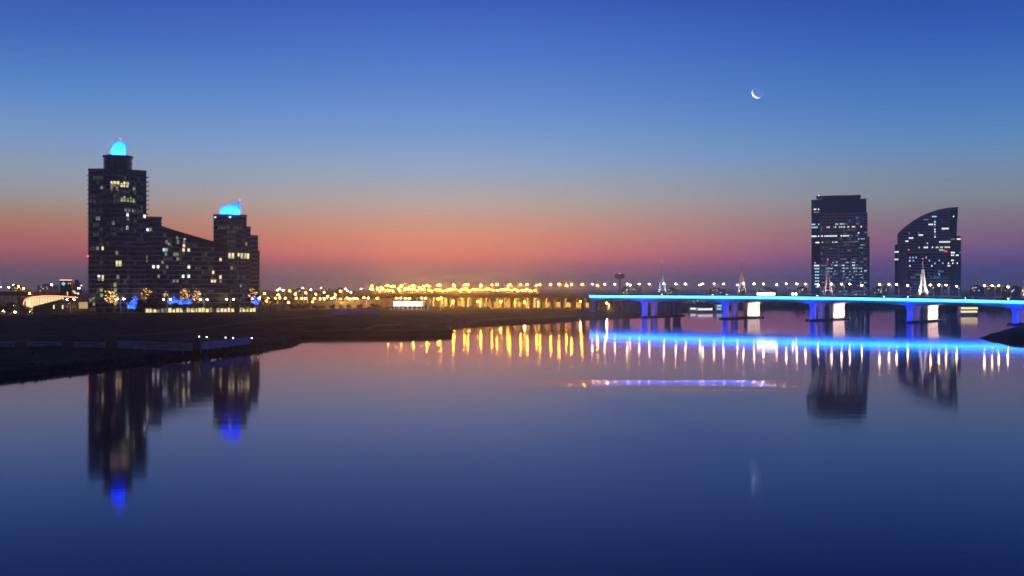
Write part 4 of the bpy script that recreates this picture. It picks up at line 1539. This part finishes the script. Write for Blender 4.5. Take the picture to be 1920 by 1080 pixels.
for i, px in enumerate((487, 492, 507, 515, 531)):
    t = make_palm('silhouetted palm beside the orange lit slip road, %s from the stepped tower' % ORD[i], 'slip road palms', 6 + random.random() * 2, 90 + i)
    t.location = on_ground(px, 672)

# far bank scrub: one mass
rnd = random.Random(11)
tl = MB()
for i in range(5200):
    px = rnd.uniform(1285, 2050)
    D = rnd.uniform(1165, 1230)
    x = (px - 960) / F * D
    prof_h = 4.5 + 3.5 * math.sin(px * .021) + 2.0 * math.sin(px * .067 + 1) + 1.5 * math.sin(px * .19)
    c = Vector((x, D, 2.5 + rnd.random() ** 1.4 * max(1.5, prof_h)))
    u = Vector((rnd.gauss(0, 1), rnd.gauss(0, 1), rnd.gauss(0, .5))).normalized()
    v = u.orthogonal().normalized()
    s = rnd.uniform(.9, 2.0)
    tl.add([c - u * s, c + v * s * .7, c + u * s, c - v * s * .7], [(0, 1, 2, 3)])
tag(tl.build('treeline', M_LEAF), 'low dark scrub along the far bank under the bridge', 'scrub', kind='stuff')

# ------------------------------------------------------------------ hall with red neon outline
base, yaw, mh, mv = face_cam(108, 690, 6.4)
hall = thing('neon_hall', 'low glowing hall with curved roof outlined in red neon', 'building', base, yaw)
zH = lambda py: CAM_H + (540 - py) * mv - base[2]
xH = lambda px: (px - 108) * mh
OUT = [(47, 576), (45.5, 570), (46.5, 565), (50, 561), (56, 558.5), (64, 557), (76, 556), (90, 555.5), (104, 555.7), (118, 556.4), (132, 557.6), (146, 559)]
pts = [(xH(a), zH(b2)) for a, b2 in OUT]
# roof shell panels, glazed front panes, neon tube
for (xa, za), (xb, zb2) in zip(pts[:-1], pts[1:]):
    d = Vector((xb - xa, zb2 - za)).normalized()
    nx, nz_ = -d.y * .8, d.x * .8
    MB().hexa([(xa, -1.2, za), (xb, -1.2, zb2), (xb, 16, zb2), (xa, 16, za)],
              [(xa + nx, -1.2, za + nz_), (xb + nx, -1.2, zb2 + nz_), (xb + nx, 16, zb2 + nz_), (xa + nx, 16, za + nz_)]).build('roof_panel', M_ROOF, hall)
    MB().tube((xa + nx * .3, -1.35, za + nz_ * .3), (xb + nx * .3, -1.35, zb2 + nz_ * .3), 0.22, 0.22, 6).build('neon_tube', E_NEON, hall)
n = 14
for i in range(n):
    pa, pb = 49 + (120 - 49) * i / n, 49 + (120 - 49) * (i + 1) / n
    ta = next(ya + (yb - ya) * (pa - a) / (b2 - a) for (a, ya), (b2, yb) in zip(OUT[2:-1], OUT[3:]) if a <= pa <= b2)
    tb = next(ya + (yb - ya) * (pb - a) / (b2 - a) for (a, ya), (b2, yb) in zip(OUT[2:-1], OUT[3:]) if a <= pb <= b2)
    MB().hexa([(xH(pa) + .12, 0, 1.0), (xH(pb) - .12, 0, 1.0), (xH(pb) - .12, .1, 1.0), (xH(pa) + .12, .1, 1.0)],
              [(xH(pa) + .12, 0, zH(ta + 1)), (xH(pb) - .12, 0, zH(tb + 1)), (xH(pb) - .12, .1, zH(tb + 1)), (xH(pa) + .12, .1, zH(ta + 1))]).build('glass_pane', E_HALL if i > 1 else E_NEON, hall)
MB().box(xH(48), xH(146), 0.3, 15, 0, 4.0).build('rear_volume', M_SAND, hall)

# low building with a sloping roof in front
base, yaw, mh, mv = face_cam(118, 652, 6.4)
low = thing('low_sandy_building', 'low sandy building with sloping dark roof below the sign pylon', 'building', base, yaw)
zH2 = lambda py: CAM_H + (540 - py) * mv - base[2]
xH2 = lambda px: (px - 118) * mh
pr_ = [(xH2(60), 0), (xH2(165), 0), (xH2(165), zH2(564.5)), (xH2(128), zH2(569.5)), (xH2(118), zH2(561.5)), (xH2(62), zH2(575.5))]
n = len(pr_)
MB().add([(x, 0, z) for x, z in pr_] + [(x, 10, z) for x, z in pr_],
         [tuple(range(n)), tuple(range(2 * n - 1, n - 1, -1))] + [(i, n + i, n + (i + 1) % n, (i + 1) % n) for i in range(n)]).build('wall', M_DCONC, low)
for (xa, za), (xb, zb2) in ((pr_[5], pr_[4]), (pr_[3], pr_[2])):
    MB().hexa([(xa, -.4, za + .01), (xb, -.4, zb2 + .01), (xb, 10.3, zb2 + .01), (xa, 10.3, za + .01)],
              [(xa, -.4, za + .35), (xb, -.4, zb2 + .35), (xb, 10.3, zb2 + .35), (xa, 10.3, za + .35)]).build('roof_slab', M_ROOF, low)
MB().box(xH2(148), xH2(164.8), -.25, -.003, zH2(579), zH2(566.5)).build('glowing_wall_panel', emit('sand_wall_glow', (1.0, .62, .25), .55), low)  # panel emits its own glow in place of lamp light on the wall
for px in (101, 117.5):
    MB().box(xH2(px) - .35, xH2(px) + .35, -.2, -.003, zH2(579), zH2(572)).build('window_pane', E_GOLD, low)
for px in (126, 131, 136, 141):
    MB().box(xH2(px) - .3, xH2(px) + .3, -.2, -.003, zH2(577), zH2(572.5)).build('window_pane', emit('dim_red_window', (.8, .3, .2), .35), low)

# sign pylon
base, yaw, mh, mv = face_cam(123.5, 715, 6.4)
py_ = thing('sign_pylon', 'dark rectangular sign pylon with glowing blue diamond emblem', 'sign', base, yaw)
zP = lambda q: CAM_H + (540 - q) * mv - base[2]
xP = lambda q: (q - 123.5) * mh
MB().box(xP(112.5), xP(125), 0, 5, 0, zP(525.6)).build('sign_slab', M_MULL, py_)
MB().box(xP(125) + .02, xP(134.5), 0.4, 4.6, 0, zP(525.6)).build('tower_slab', mat('red_brown_panel', (.16, .07, .06), .6, 0, .2, .3), py_)
MB().box(xP(111.8), xP(135.2), -.3, 5.2, zP(525.6) + .003, zP(524.6)).build('neon_cap', E_NEON, py_)
cx, cz = xP(119), zP(532)
for dx, dz in ((-1, 0), (1, 0), (0, 1), (0, -1)):
    s = .62
    x, z = cx + dx * .72, cz + dz * .72
    MB().add([(x - s, -.12, z), (x, -.12, z - s), (x + s, -.12, z), (x, -.12, z + s), (x - s, -.003, z), (x, -.003, z - s), (x + s, -.003, z), (x, -.003, z + s)],
             [(0, 1, 2, 3), (7, 6, 5, 4), (0, 4, 5, 1), (1, 5, 6, 2), (2, 6, 7, 3), (3, 7, 4, 0)]).build('emblem_diamond', E_LOGO, py_)
for q in (128.5, 132):
    MB().box(xP(q) - .2, xP(q) + .2, .3, .38, zP(532.5), zP(530)).build('window_slit', E_HALL, py_)
MB().box(xP(126.5) - .3, xP(126.5) + .3, .3, .38, zP(554), zP(547)).build('window_slit', E_HALL, py_)

# promenade wall (pale kerb) along the road in front of the towers
wall_strip('promenade_wall', [on_ground(60, 588)[:2], on_ground(180, 588)[:2]], 7.3, 0.5, M_SAND, 'pale roadside wall below the low sandy building', 'wall', 4.0)
wall_strip('terrace_wall', [on_ground(182, 596)[:2], on_ground(300, 600)[:2], on_ground(400, 606)[:2]], 7.4, 0.6, M_DCONC, 'dark terrace wall below the golden lobby', 'wall', 4.0)
gp = thing('gate_post', 'sandy gate post beside the golden lobby', 'gate post', on_ground(444.5, 640))
MB().box(-1.4, 1.4, -1, 1, -.5, 4.6).build('shaft', M_SAND, gp)
MB().box(-1.7, 1.7, -1.3, 1.3, 4.603, 5.0).build('cap', M_SAND, gp)

# white canopy
base, yaw, mh, mv = face_cam(765, 800, 4.6)
can = thing('lit_canopy', 'overexposed white lit canopy standing on thin columns', 'canopy', base, yaw)
zC = lambda q: CAM_H + (540 - q) * mv - base[2]
MB().box(-27 * mh, 27 * mh, 0, 9, zC(573.5), zC(565.5)).build('fascia', E_SIGN, can)
MB().box(-27.5 * mh, 27.5 * mh, -.2, 9.2, zC(565.5) + .003, zC(564.8)).build('roof', M_ROOF, can)
for i in range(7):
    x = (-25 + 50 * i / 6) * mh
    MB().tube((x, 1, -1), (x, 1, zC(573.5)), .22, .22).build('column', M_WHITEM, can)

# ------------------------------------------------------------------ hoardings on the near bank
def hoarding(pa, ya, pb, yb, h, label, m=M_HOARD, prints=True):
    za, zb2 = 2.0, 2.0
    A = Vector((*wpt(pa, ya, za), 0))
    B = Vector((*wpt(pb, yb, zb2), 0))
    A.z, B.z = za, zb2
    t = thing('hoarding', label, 'hoarding', A)
    d = B - A
    L = d.length
    u = d / L
    nn = Vector((u.y, -u.x, 0))
    n = max(1, int(round(L / 4.5)))
    for i in range(n):
        p, q = u * (L * i / n + .03), u * (L * (i + 1) / n - .03)
        back = -nn * .12
        MB().hexa([p + Vector((0, 0, .1)), q + Vector((0, 0, .1)), q + back + Vector((0, 0, .1)), p + back + Vector((0, 0, .1))],
                  [p + Vector((0, 0, h)), q + Vector((0, 0, h)), q + back + Vector((0, 0, h)), p + back + Vector((0, 0, h))]).build('board_panel', m, t)
        MB().tube(p + back * 2 + Vector((0, 0, -1)), p + back * 2 + Vector((0, 0, h)), .08, .08, 5).build('post', M_POLE, t)
    if prints:
        for k, (s0, s1, z) in enumerate(((.55, .95, .3), (.3, .8, .62))):
            p, q = u * (L * s0) + nn * .01, u * (L * s1) + nn * .01
            zz = h * z
            MB().hexa([p + Vector((0, 0, zz)), q + Vector((0, 0, zz)), q - nn * .008 + Vector((0, 0, zz)), p - nn * .008 + Vector((0, 0, zz))],
                      [p + Vector((0, 0, zz + .12)), q + Vector((0, 0, zz + .12)), q - nn * .008 + Vector((0, 0, zz + .12)), p - nn * .008 + Vector((0, 0, zz + .12))]).build('faded_print', M_PRINT, t)
    return t


hoarding(-40, 651, 27, 651, 2.05, 'pale hoarding at the picture edge on the dark bank')
hoarding(49, 651.5, 116, 651.5, 2.05, 'pale hoarding second from the picture edge on the dark bank')
hoarding(138, 652, 197, 652.5, 2.05, 'pale hoarding third from the picture edge on the dark bank')
hoarding(219, 653, 361, 658.5, 2.6, 'longest pale hoarding on the dark bank')
M_HOARDB = mat('blue_lit_hoarding_board', (0.42, 0.36, 0.85), 0.6, 0, 0.12, 0.3)  # blue light from the bridge is put into the board colour
hoarding(378, 656.5, 470, 645, 2.5, 'blue-lit hoarding near the tip of the dark bank', M_HOARDB, False)
t = hoarding(618, 607, 708, 602.5, 2.2, 'blue-lit hoarding on the slope behind the quay', M_HOARDB, False)
for ch in list(t.children):
    ch.location.z += gz(t.location.x, t.location.y) - 2.0
# ground lights on the near bank path
for i, (px, lb) in enumerate(((373.5, 'first'), (387.5, 'second'), (423, 'third'), (437, 'fourth'), (472, 'fifth'))):
    g = thing('path_light', 'small white path light behind the blue-lit hoarding, %s counted toward the tip' % lb, 'path light', on_ground(px, 415, 0), 0, 'path lights')
    zt = P(px, 631.5 + i * .9, 415).z - g.location.z
    zt = max(.4, zt)
    MB().tube((0, 0, -.3), (0, 0, zt), .06, .06).build('post', M_POLE, g)
    MB().ball((0, 0, zt + .1), .22, .6).build('lens', emit('path_light_glow', (1, .93, .85), 14), g)

# dark bank at the other side
rb = [(1838, 634), (1852, 637), (1880, 641), (1930, 644), (2060, 660), (2200, 650), (2200, 606), (1990, 604), (1925, 613), (1880, 622), (1852, 630)]
rbp = [wpt(a, b2) for a, b2 in rb]
xsb = np.linspace(min(p[0] for p in rbp) - 3, max(p[0] for p in rbp) + 3, 90)
ysb = np.linspace(min(p[1] for p in rbp) - 3, max(p[1] for p in rbp) + 3, 90)
BX, BY = np.meshgrid(xsb, ysb)
bd = seg_dist(BX, BY, rbp, True)
bd = np.where(inside(BX, BY, rbp), bd, -bd)
BZ = 2.3 * sstep(bd, -1.0, 6) - 1.6 * (1 - sstep(bd, -5, -.8)) + 2.0 * sstep(bd, 5, 25) + (vnoise(BX, BY, 5, 4) + .5 * vnoise(BX, BY, 2, 5)) * .9 * sstep(bd, 0, 4)
me = bpy.data.meshes.new('bank')
idx = np.arange(BX.size).reshape(BX.shape)
quads = np.stack([idx[:-1, :-1], idx[:-1, 1:], idx[1:, 1:], idx[1:, :-1]], -1).reshape(-1, 4)
me.from_pydata(np.stack([BX.ravel(), BY.ravel(), BZ.ravel()], -1).tolist(), [], quads.tolist())
me.materials.append(M_GROUND)
me.polygons.foreach_set('use_smooth', [True] * len(me.polygons))
tag(link('bank', me), kind='structure')
rnd = random.Random(5)
sc_ = MB()
for _ in range(2600):
    i, j = rnd.randrange(90), rnd.randrange(90)
    if bd[i, j] < 2.0:
        continue
    c = Vector((BX[i, j] + rnd.uniform(-.6, .6), BY[i, j] + rnd.uniform(-.6, .6), BZ[i, j] + rnd.uniform(0, 1.0)))
    u = Vector((rnd.gauss(0, .5), rnd.gauss(0, .5), 1)).normalized()
    v = u.orthogonal().normalized()
    s = rnd.uniform(.2, .6)
    sc_.add([c - u * s, c + v * s * .4, c + u * s, c - v * s * .4], [(0, 1, 2, 3)])
tag(sc_.build('undergrowth', M_LEAF), 'low scrub covering the dark bank at the picture edge', 'scrub', kind='stuff')

rr = random.Random(21)
rk = MB()
for (ax, ay), (bx, by) in zip(shore[1:16], shore[2:17]):
    L = math.hypot(bx - ax, by - ay)
    for _ in range(int(L * 3.2)):
        t = rr.random()
        c = Vector((ax + (bx - ax) * t + rr.gauss(0, 1.0), ay + (by - ay) * t + rr.gauss(0, 1.0), 0))
        r0 = rr.uniform(.15, .6) * (1.5 if rr.random() < .08 else 1)
        c.z = max(-0.1, gz(c.x, c.y)) + r0 * .1 if rr.random() < .25 else rr.uniform(-.1, .7)
        vs_ = [c + Vector((sx, sy, sz)).normalized() * r0 * rr.uniform(.6, 1.15) for sx in (-1, 1) for sy in (-1, 1) for sz in (-1, 1)]
        rk.add(vs_, [(0, 1, 3, 2), (4, 6, 7, 5), (0, 4, 5, 1), (2, 3, 7, 6), (0, 2, 6, 4), (1, 5, 7, 3)])
tag(rk.build('shore_rubble', M_DCONC), 'broken stones along the edge of the dark bank', 'rubble', kind='stuff')

M_PATH = mat('pale_dirt_track', (0.10, 0.085, 0.075), 0.95, 0, 0.4, 0.25, 0.3)


def path(pts, wd):
    b_ = MB()
    n_ = 60
    vs_ = []
    for i in range(n_ + 1):
        t = i / n_ * (len(pts) - 1)
        k = min(int(t), len(pts) - 2)
        q = Vector(pts[k]).lerp(Vector(pts[k + 1]), t - k)
        q2 = Vector(pts[k + 1]) - Vector(pts[k])
        e = Vector((-q2.y, q2.x)).normalized() * wd / 2
        for s_ in (-1, -.33, .33, 1):
            w_ = q + e * s_
            vs_.append((w_.x, w_.y, gz(w_.x, w_.y) + (0.10 if abs(s_) < .5 else 0.02)))
    b_.add(vs_, [(i * 4 + j, (i + 1) * 4 + j, (i + 1) * 4 + j + 1, i * 4 + j + 1) for i in range(n_) for j in range(3)])
    return tag(b_.build('path', M_PATH), kind='structure')


def pd(px, D):
    return ((px - 960) / F * D, D)


path([pd(-60, 452), pd(120, 448), pd(300, 470), pd(420, 520), pd(560, 565), pd(640, 600)], 4.5)
path([pd(-40, 395), pd(150, 398), pd(360, 418), pd(500, 424)], 3.0)
path([pd(560, 498), pd(680, 505), pd(800, 560), pd(930, 680), pd(1080, 775)], 4.0)
rr = random.Random(33)
gr = MB()
cand = np.array([(rr.uniform(-20, 860), rr.uniform(262, 600)) for _ in range(7000)])
CXg, CYg = (cand[:, 0] - 960) / F * cand[:, 1], cand[:, 1]
CZg = ground_h(CXg, CYg)[0]
ok_ = (vnoise(CXg, CYg, 9, 77) > 0.06) & (CZg > 1.1)
for x, D, z in zip(CXg[ok_].tolist(), CYg[ok_].tolist(), CZg[ok_].tolist()):
    for _k in range(3):
        h_ = rr.uniform(.25, .9)
        a = rr.uniform(0, 6.3)
        d_ = Vector((math.cos(a), math.sin(a), 0)) * .16
        c = Vector((x + rr.uniform(-.5, .5), D + rr.uniform(-.5, .5), z - .05))
        gr.add([c - d_, c + d_, c + Vector((rr.uniform(-.3, .3), rr.uniform(-.3, .3), h_))], [(0, 1, 2)])
tag(gr.build('grass', M_LEAF), 'thin dry grass tufts over the dark bank', 'grass', kind='stuff')

# ------------------------------------------------------------------ cars on the bridge
E_HEAD = emit('headlight_glow', (1.0, 0.9, 0.78), 30)
E_TAIL = emit('tail_light_glow', (1.0, 0.06, 0.04), 12)
BY = math.atan2(BD.y, BD.x)


def make_car(label, X, w, col, van=False, flip=False):
    p = bp(X, w, deck_z(X) + 0.055)
    t = thing('car', label, 'van' if van else 'car', p, BY + (math.pi if flip else 0), 'vehicles on the bridge')
    m = mat('car_paint_%02d' % int(X), col, 0.3, 0.2, 0.05, 1.0)
    h1, h2 = (1.1, 2.1) if van else (.85, 1.45)
    L = 2.5 if van else 2.2
    body = MB().hexa([(-L, -.85, .3), (L, -.85, .3), (L, .85, .3), (-L, .85, .3)], [(-L + .05, -.82, h1), (L - .15, -.82, h1 - .1), (L - .15, .82, h1 - .1), (-L + .05, .82, h1)]).build('body', m, t)
    a0, a1 = (-L + .1, 1.3) if van else (-1.5, .8)
    cab = MB().hexa([(a0, -.8, h1 - .08), (a1 + .6, -.8, h1 - .08), (a1 + .6, .8, h1 - .08), (a0, .8, h1 - .08)],
                    [(a0 + .25, -.68, h2), (a1 - .1, -.68, h2), (a1 - .1, .68, h2), (a0 + .25, .68, h2)]).build('cabin', M_GLASS, t)
    for sx in (-1.35, 1.4):
        for sy in (-.86, .66):
            MB().tube((sx, sy, .33), (sx, sy + .2, .33), .33, .33, 10).build('wheel', M_MULL, t)
    for sy in (-.6, .6):
        MB().ball((L - .02, sy, .7), .13).build('headlight', E_HEAD, t)
        MB().ball((-L + .02, sy, .75), .10).build('tail_light', E_TAIL, t)


make_car('dark car on the bridge just before its first spired mast', bs(1228), 6, (.04, .04, .05))
make_car('white van on the bridge between the first two masts', bs(1318), 10, (.6, .6, .6), True)
make_car('silver car on the bridge before the second mast', bs(1350), 6, (.4, .4, .42))
make_car('red car on the bridge past the big floodlight glare', bs(1470), 14, (.35, .03, .03))
make_car('white car on the bridge before the mast of the office tower', bs(1520), 6, (.6, .6, .6))
make_car('dark van on the bridge between office tower and sail tower', bs(1640), 10, (.05, .05, .07), True)
make_car('silver car on the bridge just before the brightest mast', bs(1690), 6, (.45, .45, .46))
make_car('white car on the bridge above the moored ferry', bs(1812), 6, (.6, .6, .6), False, True)
make_car('dark car on the bridge near the picture edge', bs(1872), 14, (.05, .05, .05))

# ------------------------------------------------------------------ boats
def ferry(px, py, D, L, label, decks=1, em=E_WARM, rz=0.0, group=None):
    p = P(px, py, D)
    t = thing('boat', label, 'boat', (p.x, p.y, 0), rz, group)
    n = 10
    hull = []
    W_ = L * .13
    vs_ = []
    for z, k in ((-.5, .82), (1.5, 1.0)):
        for i in range(n + 1):
            s = -1 + 2 * i / n
            vs_.append((s * L / 2 * (1 if z > 0 else .93), -W_ * k * (1 - max(0, s) ** 2.2 * .98), z + (.6 * max(0, s) ** 2 if z > 0 else 0)))
        for i in range(n, -1, -1):
            s = -1 + 2 * i / n
            vs_.append((s * L / 2 * (1 if z > 0 else .93), W_ * k * (1 - max(0, s) ** 2.2 * .98), z + (.6 * max(0, s) ** 2 if z > 0 else 0)))
    m_ = 2 * (n + 1)
    MB().add(vs_, [tuple(range(m_ - 1, -1, -1)), tuple(range(m_, 2 * m_))] + [(i, (i + 1) % m_, m_ + (i + 1) % m_, m_ + i) for i in range(m_)]).build('hull', M_WHITEM, t)
    z = 1.55
    for dk in range(decks):
        a, b2 = -L * (.46 - .01 * dk), L * (.36 + .03 * dk)
        cb_ = MB().box(a, b2, -W_ * .75, W_ * .75, z, z + 2.6).build('cabin', M_WHITEM, t)
        k = max(3, int((b2 - a) / 1.9))
        for i in range(k):
            x = a + (b2 - a) * (i + .1) / k
            MB().box(x, x + (b2 - a) / k * .8, -W_ * .75 - .06, -W_ * .75 - .003, z + .6, z + 2.1).build('window_pane', em, cb_)
        MB().box(a - .5, b2 + .9, -W_ * .85, W_ * .85, z + 2.604, z + 2.8).build('cabin_roof', M_WHITEM, t)
        z += 2.81
    MB().tube((0, 0, z), (0, 0, z + 2.2), .08, .05).build('mast', M_POLE, t)
    return t


ferry(1816, 591, 863, 19, 'white lit ferry moored beyond the bridge', 2, E_GOLD, 0.25)
ferry(1322, 585, 960, 18, 'white motor boat with lit cabin under the bridge span', 1, E_WHITE, 0.3)
ferry(1305, 584, 985, 13, 'small boat behind the white motor boat under the bridge', 1, E_WHITE, 0.2)
ferry(1347, 584, 975, 11, 'tall lit boat beside the blue pier under the bridge', 2, E_CYAN, 0.9)

# pavilion above the marina
base, yaw, mh, mv = face_cam(1303, 1250, 4.5)
pv = thing('marina_pavilion', 'long low lit pavilion on the far bank between bridge piers', 'building', base, yaw)
MB().box(-19 * mh, 19 * mh, 0, 9, 0, 5.2).build('wall', M_SAND, pv)
MB().box(-20 * mh, 20 * mh, -2, 9.5, 5.204, 5.7).build('roof', M_ROOF, pv)
for i in range(13):
    x = (-18 + 36 * i / 13) * mh
    MB().box(x, x + 1.9, -.08, -.003, 1.2 if i % 3 else .6, 3.6 + random.random()).build('window_pane', random.choice((E_WHITE, E_GOLD, E_CYAN)), pv)

# ------------------------------------------------------------------ water tower on the horizon
base, yaw, mh, mv = face_cam(1162, 1500, 3)
wtw = thing('water_tower', 'flat-topped water tower on a thin stem above the bridge end', 'tower', base, yaw)
MB().tube((0, 0, 0), (0, 0, 32), 1.4, 1.1, 10).build('stem', M_CONC, wtw)
MB().tube((0, 0, 32), (0, 0, 34), 3.5, 6.6, 16).tube((0, 0, 34.003), (0, 0, 39), 6.8, 6.8, 16).build('tank', M_CONC, wtw)
beacon(wtw, (0, 0, 39.6), .4, E_ROOFL)

# distant low buildings on the horizon
DIST = [(1195, 18, 6, 2100), (1172, 14, 3, 1900), (1260, 26, 1, 1900), (1345, 30, 1, 2000), (1440, 34, 2, 2100), (1505, 20, 3, 2000), (1648, 24, 3, 1900), (1660, 14, 5, 2200),
        (1832, 26, 6, 1900), (1868, 40, 9, 2000), (1905, 30, 5, 2100), (640, 22, 1, 1900), (610, 16, 2, 2100), (560, 20, 0, 2000), (30, 26, 6, 1900), (90, 40, 8, 2000), (145, 18, 10, 900)]
for i, (px, wpx, hpx, D) in enumerate(sorted(DIST)):
    base, yaw, mh, mv = face_cam(px, D, 2.0)
    t = thing('distant_building', 'hazy low block on the horizon, %s counted from the cold white lamp side' % ORD[i], 'building', base, yaw, 'blocks on the horizon')
    Ht = CAM_H + (hpx - 5) * mv
    MB().box(-wpx / 2 * mh, wpx / 2 * mh, 0, 18, 0, Ht).build('wall', M_STONE, t)
    MB().box(-wpx / 2 * mh * .5, wpx / 2 * mh * .3, 3, 12, Ht + .003, Ht + 2.5).build('roof_plant', M_ROOF, t)
    rr = random.Random(i)
    for k in range(5):
        x, z = rr.uniform(-.45, .45) * wpx * mh, rr.uniform(.55, .9) * Ht
        MB().box(x - .8, x + .8, -.1, -.003, z, z + 1.4).build('window_pane', rr.choice((E_WARM, E_WHITE)), t)

# ------------------------------------------------------------------ evening haze
mz = bpy.data.materials.new('evening_haze')
mz.use_nodes = True
nt = mz.node_tree
nt.nodes.clear()
pvn = nt.nodes.new('ShaderNodeVolumePrincipled')
pvn.inputs['Color'].default_value = (0.92, 0.92, 0.95, 1)
pvn.inputs['Density'].default_value = HAZE
pvn.inputs['Anisotropy'].default_value = 0.88
o = nt.nodes.new('ShaderNodeOutputMaterial')
nt.links.new(pvn.outputs[0], o.inputs['Volume'])
hz = MB().box(-14500, 14500, -700, 14500, -4.0, 136.0).build('haze', mz)
tag(hz, 'thin even evening haze over the creek and city', 'haze', kind='stuff')
